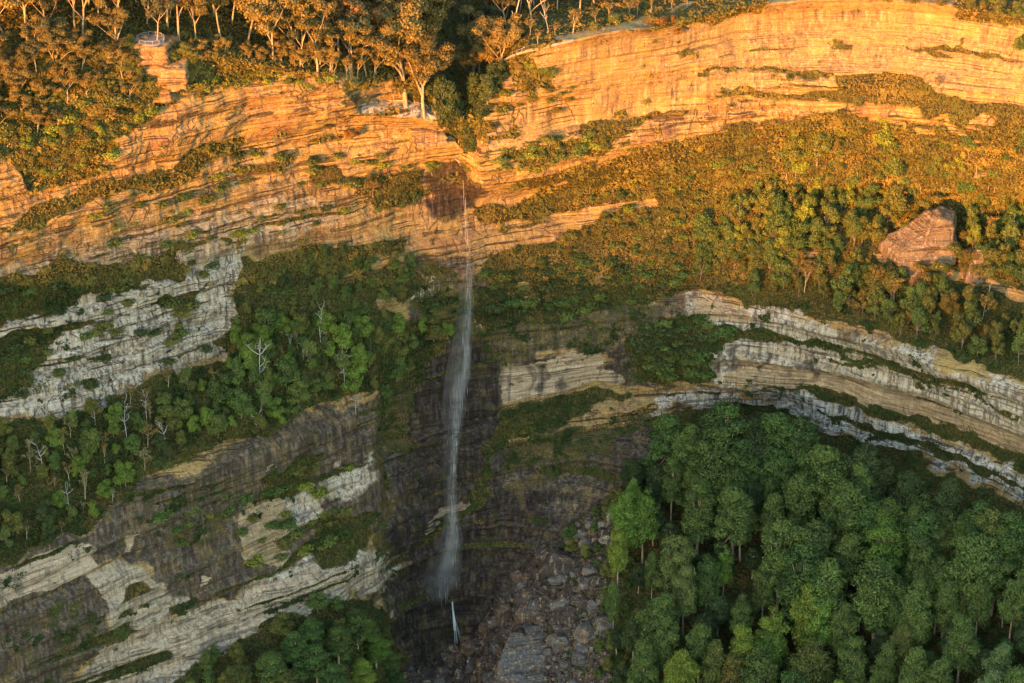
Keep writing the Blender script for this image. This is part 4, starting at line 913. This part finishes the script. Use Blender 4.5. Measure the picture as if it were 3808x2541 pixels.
SP = [(2082,2395,2.9,M_pale,'rounded mossy pale boulder right of the largest slab'),(2042,2425,1.7,M_pale,'small split pale boulder touching the largest slab'),(2175,2365,3.6,M_pale,'broad pale boulder at the scree edge'),(2155,2455,2.6,M_grey,'grey pitted boulder among white rubble'),
 (1872,2490,2.0,M_red,'small reddish block left of the largest slab'),(1925,2150,2.1,M_red,'dull red block near the top of the stream bed'),(1668,2465,2.8,M_tal,'dark flat block below the lower fall'),(1790,2480,2.8,M_tal,'dark brown block in the stream bed'),(1820,2530,2.5,M_grey,'grey block at the bottom of the stream bed'),(1860,2420,2.2,M_red,'reddish block beside the stream bed')]
for i, (x, y, s, m, lb) in enumerate(SP):
    rock('boulder', x, y, rock_mesh('boulder', 30 + i, (s * 1.1, s, s), m, 4, rough=.07), lb, group=G, rot=(R.uniform(-.2, .2), R.uniform(-.2, .2), R.uniform(0, 6)), up=s * .25)
protos_r = [[rock_mesh('scree_boulder', 60 + i + 10 * k, (1.15, 1, .9), m, 3, rough=.09) for i in range(4)] for k, m in enumerate((M_tal, M_red, M_pale, M_grey))]
SCREE = [(1500,2500),(1700,2440),(1860,2230),(2060,2030),(2280,1850),(2330,1950),(2270,2150),(2250,2350),(2290,2541),(2290,2700),(1480,2700)]
TW = ['dark brown', 'reddish', 'pale', 'grey']
for x, y in scatter(SCREE, 230, 17, 14):
    k = R.choice([0, 0, 0, 1, 3]) if x < 2020 else R.choice([0, 2, 2, 3, 0])
    s = R.choice([.8, 1.1, 1.5, 2.2, 3.2])
    o = rock('boulder', x, y, R.choice(protos_r[k]), '%s %s boulder %s' % ('small' if s < 1 else ('middling' if s < 1.6 else 'large'), TW[k], where(x, y)), group='loose boulders on the scree', rot=(R.uniform(-.5, .5), R.uniform(-.5, .5), R.uniform(0, 6.28)))
    o.scale = (s * R.uniform(.8, 1.3), s * R.uniform(.8, 1.3), s * R.uniform(.7, 1.2))
def rubble(name, label, poly, n, mat, smin, smax, seed):
    rng = np.random.default_rng(seed); v, f = ICO[2]; nv = len(v); V = []; Q = []
    pts = scatter(poly, n, .1, .1)
    for i, (x, y) in enumerate(pts):
        p = world(x, y); s = rng.uniform(smin, smax) * (1 if rng.random() > .1 else 1.8)
        r = 1 + .35 * rng.normal(size=nv).clip(-1, 1) * .6
        V.append(v * r[:, None] * s * rng.uniform(.6, 1.2, 3) + np.array(p)); Q.append(f + i * nv)
    o = bpy.data.objects.new(name, mesh_of(name, np.concatenate(V), np.concatenate(Q), mat, None, False)); COL.objects.link(o)
    o['kind'] = 'stuff'; o['label'] = label; o['category'] = 'rubble'
rubble('rubble', 'dark wet rubble filling the scree chute below the fall', SCREE, 3800, M_tal, .25, .95, 5)
rubble('red_rubble', 'reddish stones strewn beside the stream bed', [(1800,2340),(1900,2300),(1930,2420),(1900,2600),(1780,2600)], 260, M_red, .3, .8, 6)
rubble('pale_rubble', 'pale grey stones strewn on the right of the scree', [(2040,2380),(2150,2280),(2250,2300),(2260,2600),(2090,2600)], 420, M_pale, .2, .65, 7)
# pink knoll on the right slope
kp = [((-.62,-.12,.78),.50),((1,-.2,.05),.60),((-1,-.2,0),.86),((.05,-.88,.48),.58),((.2,-1,.05),.78),((.35,-.1,1),.80),((0,1,0),.8),((-.2,.2,1),.85),((-.5,-1,.3),.80)]
rock('rock_knoll', 3455, 950, rock_mesh('rock_knoll', 71, (14, 8.5, 13.0), M_knoll, 5, kp, rough=.12, layers=.7), 'large pink layered rock knoll rising from the trees of the right slope', 'rock outcrop', rot=(0, 0, .12), up=4)
rock('rock_knoll', 3640, 1000, rock_mesh('rock_knoll', 72, (4, 4, 7.5), M_knoll, 4, None, rough=.06, layers=.3), 'narrow pale pinkish rock right of the large pink knoll', 'rock outcrop', rot=(0, .25, 0), up=2)
# outcrop that carries the lookout
top_p = world(557, 166); top_p = top_p * (1 - 3.5 / top_p.length)
pl = [((-.96,-.15,.04),.70),((.9,-.2,.06),.70),((0,-1,.12),.70),((.25,-1,.0),.8),((0,0,1),.80),((0,1,0),.8),((0,0,-1),.95),((-.7,-.7,0),.88),((.7,-.8,.05),.9)]
TH = 9.5
ob = rock('lookout_outcrop', 0, 0, rock_mesh('lookout_outcrop', 81, (8.4, 6.8, TH), M_tor, 5, pl, rough=.17, layers=.8), 'orange rock pillar carrying the railed lookout', 'rock outcrop', p=top_p + Vector((0, 2.2, -TH * .80 + .3)))
rock('lookout_outcrop', 0, 0, rock_mesh('lookout_outcrop', 182, (5.6, 5, 4.4), M_tor, 5, None, rough=.20, layers=.6), 'lower orange rock shoulder right of the railed lookout pillar', 'rock outcrop', p=world(655, 262) + Vector((0, -1.5, -1.5)))
rock('lookout_outcrop', 0, 0, rock_mesh('lookout_outcrop', 183, (5.5, 4, 3.6), M_tor, 5, None, rough=.2, layers=.5), 'pale rock step at the foot of the lookout pillar', 'rock outcrop', p=world(612, 292) + Vector((0, .5, .2)))
rock('brink_boulder', 1885, 318, rock_mesh('brink_boulder', 84, (2.6, 2.4, 2.8), M_tor, 4, None, rough=.06), 'upright tan boulder on the brink right of the creek cleft', up=1)
rock('brink_boulder', 1915, 322, rock_mesh('brink_boulder', 85, (1.6, 1.5, 1.6), M_tor, 4, None, rough=.06), 'smaller tan boulder beside the upright brink boulder', up=.6)
rock('brink_boulder', 1590, 500, rock_mesh('brink_boulder', 86, (7.5, 5, 3.2), M_tor, 5, None, rough=.05, layers=.4), 'overhanging orange block at the left of the fall lip', 'rock outcrop', rot=(0, .1, .3), up=0)

# ---------------------------------------------------------------- lookout, footpath and rails
M_steel = bpy.data.materials.new('galvanised_rail'); M_steel.use_nodes = True
b_ = M_steel.node_tree.nodes['Principled BSDF']; b_.inputs['Base Color'].default_value = (.36, .35, .36, 1); b_.inputs['Roughness'].default_value = .5; b_.inputs['Metallic'].default_value = .3
def plain(name, ca, cb, sc_=1.2, rough=.85):
    t = NT(name); pos = t.node('TexCoord').outputs['Object']
    c = t.mix(t.ramp(t.noise(pos, sc_, 4, .7), .35, .65), ca, cb); t.bsdf(c, rough); return t.m
M_conc = plain('weathered_concrete', (.26, .25, .25), (.18, .17, .18))
M_mesh = plain('rail_mesh', (.30, .29, .29), (.22, .21, .21))
M_sand = plain('sandy_track', (.30, .26, .22), (.22, .19, .16), .5)
def rail_set(root, pts, h=1.15, closed=True, mesh_panel=True):
    pts = [Vector(p) for p in pts]; n = len(pts)
    for p in pts:
        V, Q = tubes([([p, p + Vector((0, 0, h))], [.06, .06])], 6)
        o = bpy.data.objects.new('post', mesh_of('post', V, Q, M_steel)); o.parent = root; COL.objects.link(o)
    seg = [(pts[i], pts[(i + 1) % n]) for i in range(n if closed else n - 1)]
    P = []
    for a, b in seg:
        for z, r in ((h, .055), (h * .12, .035)): P.append(([a + Vector((0, 0, z)), b + Vector((0, 0, z))], [r, r]))
    V, Q = tubes(P, 6); o = bpy.data.objects.new('handrail', mesh_of('handrail', V, Q, M_steel)); o.parent = root; COL.objects.link(o)
    if mesh_panel:
        P = []
        for a, b in seg:
            k = max(2, int((b - a).length / .16))
            for i in range(1, k):
                q = a.lerp(b, i / k); P.append(([q + Vector((0, 0, h * .12)), q + Vector((0, 0, h))], [.016, .016]))
        V, Q = tubes(P, 3); o = bpy.data.objects.new('balusters', mesh_of('balusters', V, Q, M_mesh)); o.parent = root; COL.objects.link(o)
root = bpy.data.objects.new('lookout_platform', None); COL.objects.link(root); root.location = top_p + Vector((0, 2.0, .55))
root['label'] = 'railed octagonal lookout platform on the orange rock pillar'; root['category'] = 'lookout'
oc = [(math.cos(a) * 3.9, math.sin(a) * 3.7, 0) for a in [i * math.pi / 6 + .26 for i in range(12)]]
co = [(x * 1.04, y * 1.04, z) for z in (.0, -.35) for x, y, _ in oc]
import bmesh
bm = bmesh.new(); vs = [bm.verts.new(c) for c in co]
bm.faces.new(vs[:12]); bm.faces.new(vs[12:][::-1])
for i in range(12): bm.faces.new((vs[i], vs[12 + i], vs[12 + (i + 1) % 12], vs[(i + 1) % 12]))
bmesh.ops.recalc_face_normals(bm, faces=bm.faces)
me = bpy.data.meshes.new('deck'); bm.to_mesh(me); bm.free(); me.materials.append(M_conc)
o = bpy.data.objects.new('deck', me); o.parent = root; COL.objects.link(o)
rail_set(root, oc)
rock('lookout_stone', 0, 0, rock_mesh('lookout_stone', 90, (1.2, .9, .6), M_tor, 4, None, rough=.06), 'tan stone lying on the lookout deck', 'rock', p=top_p + Vector((-1.6, 3.6, .95)))
# clifftop footpath and its fence
def strip(name, pts, wd, mat, lift=.12):
    P = [world(x, y) for x, y in pts]; V = []
    for i, p in enumerate(P):
        d = (P[min(i + 1, len(P) - 1)] - P[max(i - 1, 0)]); d.z = 0; d.normalize(); s = Vector((-d.y, d.x, 0)) * wd / 2
        V += [p + s + Vector((0, 0, lift)), p - s + Vector((0, 0, lift)), p - s - Vector((0, 0, .6)), p + s - Vector((0, 0, .6))]
    Q = []
    for i in range(len(P) - 1):
        a = 4 * i
        for k in range(4): Q.append((a + k, a + (k + 1) % 4, a + 4 + (k + 1) % 4, a + 4 + k))
    o = bpy.data.objects.new(name, mesh_of(name, np.array(V), np.array(Q), mat, None, False)); COL.objects.link(o); o['kind'] = 'structure'; return P
strip('footpath', [(1880,222),(1905,206),(1935,190),(1965,182),(1995,176),(2060,160),(2130,148)], 1.3, M_sand, .15)
root = bpy.data.objects.new('path_railing', None); COL.objects.link(root); P0 = world(1905, 205); root.location = P0
root['label'] = 'grey safety railing along the clifftop footpath right of the cleft'; root['category'] = 'railing'
rail_set(root, [world(x, y) - P0 + Vector((0, -1.3, .3)) for x, y in [(1905,205),(1922,197),(1940,190),(1957,184),(1975,180),(1993,176)]], 1.3, False, False)
root = bpy.data.objects.new('flat_railing', None); COL.objects.link(root); P0 = world(1535, 425); root.location = P0
root['label'] = 'short wooden railing on the edge of the sandy clifftop flat'; root['category'] = 'railing'
rail_set(root, [world(x, y) - P0 for x, y in [(1535,428),(1548,428),(1562,427)]], 1.3, False, False)

# ---------------------------------------------------------------- the waterfall
def volume_material(name, dens, col=(.93, .96, 1.0)):
    m = bpy.data.materials.new(name); m.use_nodes = True; nt = m.node_tree; nt.nodes.clear()
    out = nt.nodes.new('ShaderNodeOutputMaterial'); v = nt.nodes.new('ShaderNodeVolumePrincipled')
    v.inputs['Color'].default_value = (*col, 1); v.inputs['Density'].default_value = dens; v.inputs['Anisotropy'].default_value = 0
    nt.links.new(v.outputs[0], out.inputs['Volume']); return m
M_veil = volume_material('falling_spray', .024); M_core = volume_material('falling_water', .07); M_mist = volume_material('drifting_mist', .022)
M_drop = bpy.data.materials.new('water_threads'); M_drop.use_nodes = True
b_ = M_drop.node_tree.nodes['Principled BSDF']; b_.inputs['Base Color'].default_value = (.50, .54, .58, 1); b_.inputs['Roughness'].default_value = .3
FALL = [(600,1708,5),(640,1720,8),(700,1724,9),(760,1728,10),(840,1736,14),(930,1742,16),(1020,1744,19),(1110,1740,22),(1200,1735,25),(1290,1728,30),(1370,1718,36),(1450,1706,36),(1530,1698,34),(1610,1690,30),(1700,1684,22),(1780,1682,19),(1860,1683,21),(1940,1684,28),(2010,1685,36),(2080,1678,42),(2140,1662,50),(2190,1648,52),(2235,1640,44)]
fy = [f[0] for f in FALL]; fx = [f[1] for f in FALL]; fw = [f[2] for f in FALL]
def fall_point(y, off=4.0):
    x = float(np.interp(y, fy, fx)); p = world(x, y); return p * (1 - off / p.length)
# distance of the falling water from the wall: it hangs plumb, a few metres in front
FY = [(y, fall_point(y)) for y in range(600, 2240, 12)]
zs_ = np.array([p.z for _, p in FY]); o_ = np.argsort(zs_)
ymin = np.minimum.accumulate(np.array([p.y for _, p in FY]))           # never falls back into the wall
def fall_at(y):
    i = int(np.clip((y - 600) / 12, 0, len(FY) - 1)); x = float(np.interp(y, fy, fx)); u, dy, dz = [float(a) for a in ray(x, y)]
    t = ymin[i] / dy; return Vector((u * t, dy * t, dz * t))
def tube_fall(name, y0, y1, wk, mat, seed, n=90, off=0.0, root=None, depth=.6):
    rng = np.random.default_rng(seed); V = []; S = 18
    for k in range(n):
        y = y0 + (y1 - y0) * k / (n - 1); c = fall_at(y); r = float(np.interp(y, fy, fw)) * .078 * wk
        r *= min(1, (k + 1) / 3, (n - k) / 8 + .15)
        for s in range(S):
            a = s * 6.2832 / S; q = r * (1 + .35 * float(noise(math.cos(a) * 1.6, math.sin(a) * 1.6, y / 90.0 + seed, seed)))
            V.append((c.x + q * math.cos(a) + off * float(np.interp(y, fy, fw)) * .078, c.y + q * math.sin(a) * depth, c.z))
    Q = [(k * S + s, k * S + (s + 1) % S, (k + 1) * S + (s + 1) % S, (k + 1) * S + s) for k in range(n - 1) for s in range(S)]
    bm = bmesh.new(); bv = [bm.verts.new(v) for v in V]
    for q in Q: bm.faces.new([bv[i] for i in q])
    bm.faces.new(bv[:S][::-1]); bm.faces.new(bv[-S:]); bmesh.ops.recalc_face_normals(bm, faces=bm.faces)
    me = bpy.data.meshes.new(name); bm.to_mesh(me); bm.free(); me.materials.append(mat)
    o = bpy.data.objects.new(name, me); COL.objects.link(o); o.parent = root; return o
fall = bpy.data.objects.new('waterfall', None); COL.objects.link(fall)
fall['label'] = 'tall thin waterfall dropping from the dark creek cleft down the whole cliff'; fall['category'] = 'waterfall'
tube_fall('water_core', 604, 1150, .55, volume_material('thin_water', .03), 3, 70, 0, fall)
tube_fall('water_core', 1050, 1900, .3, M_core, 3, 110, .35, fall)
tube_fall('water_core', 1500, 2170, .4, volume_material('white_water', .05), 4, 80, 0, fall)
tube_fall('spray_veil', 800, 2238, .8, M_veil, 5, 120, 0, fall)
tube_fall('mist', 1000, 2238, 1.5, M_mist, 6, 100, -.35, fall)
rr_ = random.Random(5); M_wisp = volume_material('wisp_of_spray', .07)
for i in range(26):
    ya = rr_.uniform(1080, 2060); tube_fall('spray_wisp', ya, ya + rr_.uniform(70, 200), rr_.uniform(.18, .5), M_wisp, 40 + i, 22, rr_.uniform(-.75, .6), fall)
rng = np.random.default_rng(77); P = []
for i in range(240):
    y = 612 + 1600 * rng.random() ** .75
    if 790 < y < 1000 and rng.random() < .6: continue
    w_ = float(np.interp(y, fy, fw)) * .078
    off = np.clip(rng.normal() * .38, -.95, .95) * w_; L = rng.uniform(1.5, 6)
    c = fall_at(y); r = rng.uniform(.015, .04)
    P.append(([(c.x + off, c.y + rng.normal() * .2, c.z), (c.x + off, c.y + rng.normal() * .05, c.z - L * .5), (c.x + off + rng.normal() * .1, c.y, c.z - L)], [r * .4, r, r * .3]))
# the chute at the lip
for x0, y0, x1, y1, r in [(1694,597,1706,606,.10),(1700,600,1712,616,.07)]:
    a, b = world(x0, y0), fall_at(max(604, y1)); P.append(([a + Vector((0, 0, .5)), (a + b) / 2 + Vector((0, 0, .4)), b], [r, r, r * .6]))
V, Q = tubes(P, 5); o = bpy.data.objects.new('water_threads', mesh_of('water_threads', V, Q, M_drop)); COL.objects.link(o); o.parent = fall
# the second, small fall below the ledge
def low_at(x, y, off):
    p = world(1690, 2395); yy = p.y + (2395 - y) * .012 - off; u, dy, dz = [float(v) for v in ray(x, y)]; t = min(yy, world(x, y).y - .6) / dy; return Vector((u * t, dy * t, dz * t))
low = bpy.data.objects.new('waterfall', None); COL.objects.link(low); low['label'] = 'short white lower fall sliding over the dark base wall into the scree'; low['category'] = 'waterfall'
P = []
for i in range(34):
    k = rng.normal() * .4; pts = []
    for j, (x, y, wd) in enumerate([(1682,2238,3),(1685,2275,3.5),(1689,2310,5),(1693,2345,7),(1697,2395,12)]):
        sp = (1697 + (14 if i % 4 == 0 else -3) - 1697) * (j / 4) ** 2
        pts.append(low_at(x + k * wd + sp, y, .8))
    r = rng.uniform(.04, .10); a = rng.integers(0, 3); P.append((pts[a:a + 3], [r * .5, r, r * .5]))
V, Q = tubes(P, 4); o = bpy.data.objects.new('water_threads', mesh_of('water_threads', V, Q, M_drop)); COL.objects.link(o); o.parent = low
pts = [low_at(x, y, 1.2) for x, y in [(1682,2240),(1685,2280),(1689,2315),(1693,2350),(1697,2395)]]
V, Q = tubes([(pts, [.15, .35, .45, .45, .08])], 10)
o = bpy.data.objects.new('spray_veil', mesh_of('spray_veil', V, Q, M_core)); COL.objects.link(o); o.parent = low
sp = bpy.data.objects.new('stream', None)
V, Q = tubes([([world(x, y) + Vector((0, 0, .5)) for x, y in [(1738,2455),(1741,2468),(1746,2478),(1752,2486)]], [.2, .45, .4, .15])], 6)
o = bpy.data.objects.new('stream', mesh_of('stream', V, Q, M_drop)); COL.objects.link(o); o['label'] = 'small white run of stream water between the dark scree blocks'; o['category'] = 'stream'

for x, y, H in [(3440,765,2.2),(3475,755,2.5),(3520,790,2.4),(3535,850,2.2),(3370,850,1.8),(3545,930,2.6),(3500,985,2.6),(3420,1000,2.2)]:
    p = world(x, y) * (1 - 7 / world(x, y).length)
    put('shrub', x, y, H, R.choice(['gold', 'olive', 'brown']), 'shrubs clinging to the pink rock knoll', 1.3, p=p)

for x, y, H in [(480,185,4),(500,240,5),(520,300,4),(560,330,3.5),(610,330,3),(700,300,4),(720,250,5),(640,230,3),(690,215,4),(470,270,5),(590,345,3)]:
    put('bushy', x, y, H, R.choice(['gold', 'olive', 'brown']), 'bushes around the lookout pillar', 1.2)

for x, y, H in [(3330,955,2.6),(3350,900,3),(3365,860,2.6),(3385,1010,3),(3450,1020,3.2),(3520,1010,3),(3570,960,3.4),(3590,900,4),(3580,1000,3),(3400,820,3),(3310,990,2.6),(3480,1030,2.4)]:
    p = world(x, y) * (1 - 3 / world(x, y).length)
    put('bushy', x, y, H, R.choice(['gold', 'olive', 'brown', 'olive']), 'bushes around the foot of the pink rock knoll', 1.3, p=p)

# ---------------------------------------------------------------- look-alikes with one description share one group
seen = {}
for o in COL.objects:
    if o.parent is None and 'label' in o and o.get('kind') is None:
        g = seen.setdefault((o['label']), o.get('group'))
        if g and o.get('group') != g: o['group'] = g
X, Y, Zz, side = far_land()
fm = grid_mesh('valley_terrain', X, Y, Zz)
fo = bpy.data.objects.new('valley_terrain', fm); COL.objects.link(fo); fo['kind'] = 'structure'
M_far = bpy.data.materials.new('far_bush'); M_far.use_nodes = True
M_far.node_tree.nodes['Principled BSDF'].inputs['Base Color'].default_value = (.06, .065, .04, 1); M_far.node_tree.nodes['Principled BSDF'].inputs['Roughness'].default_value = 1
fm.materials.append(M_far)
# the wooded tableland running on behind the picture
k = np.linspace(0, 1, 60)[:, None] ** 2 * 5200
bx, by, bz = PX[0][None, ::6], PYY[0][None, ::6], PZ[0][None, ::6]
ex = bx + k * bx / 850; ey = by + k; f_ = np.clip(k / 500, 0, 1)
ez = bz * (1 - f_) + (LIP + 55 + 25 * fbm(ex / 260, ey / 260, 0 * ex, 4, 99)) * f_
pm = grid_mesh('tableland', ex, ey, ez, flip=True)
po = bpy.data.objects.new('tableland_ground', pm); COL.objects.link(po); po['kind'] = 'structure'
pm.materials.append(plain('tableland_bush', (.035, .040, .018), (.085, .080, .032), .12, .95))
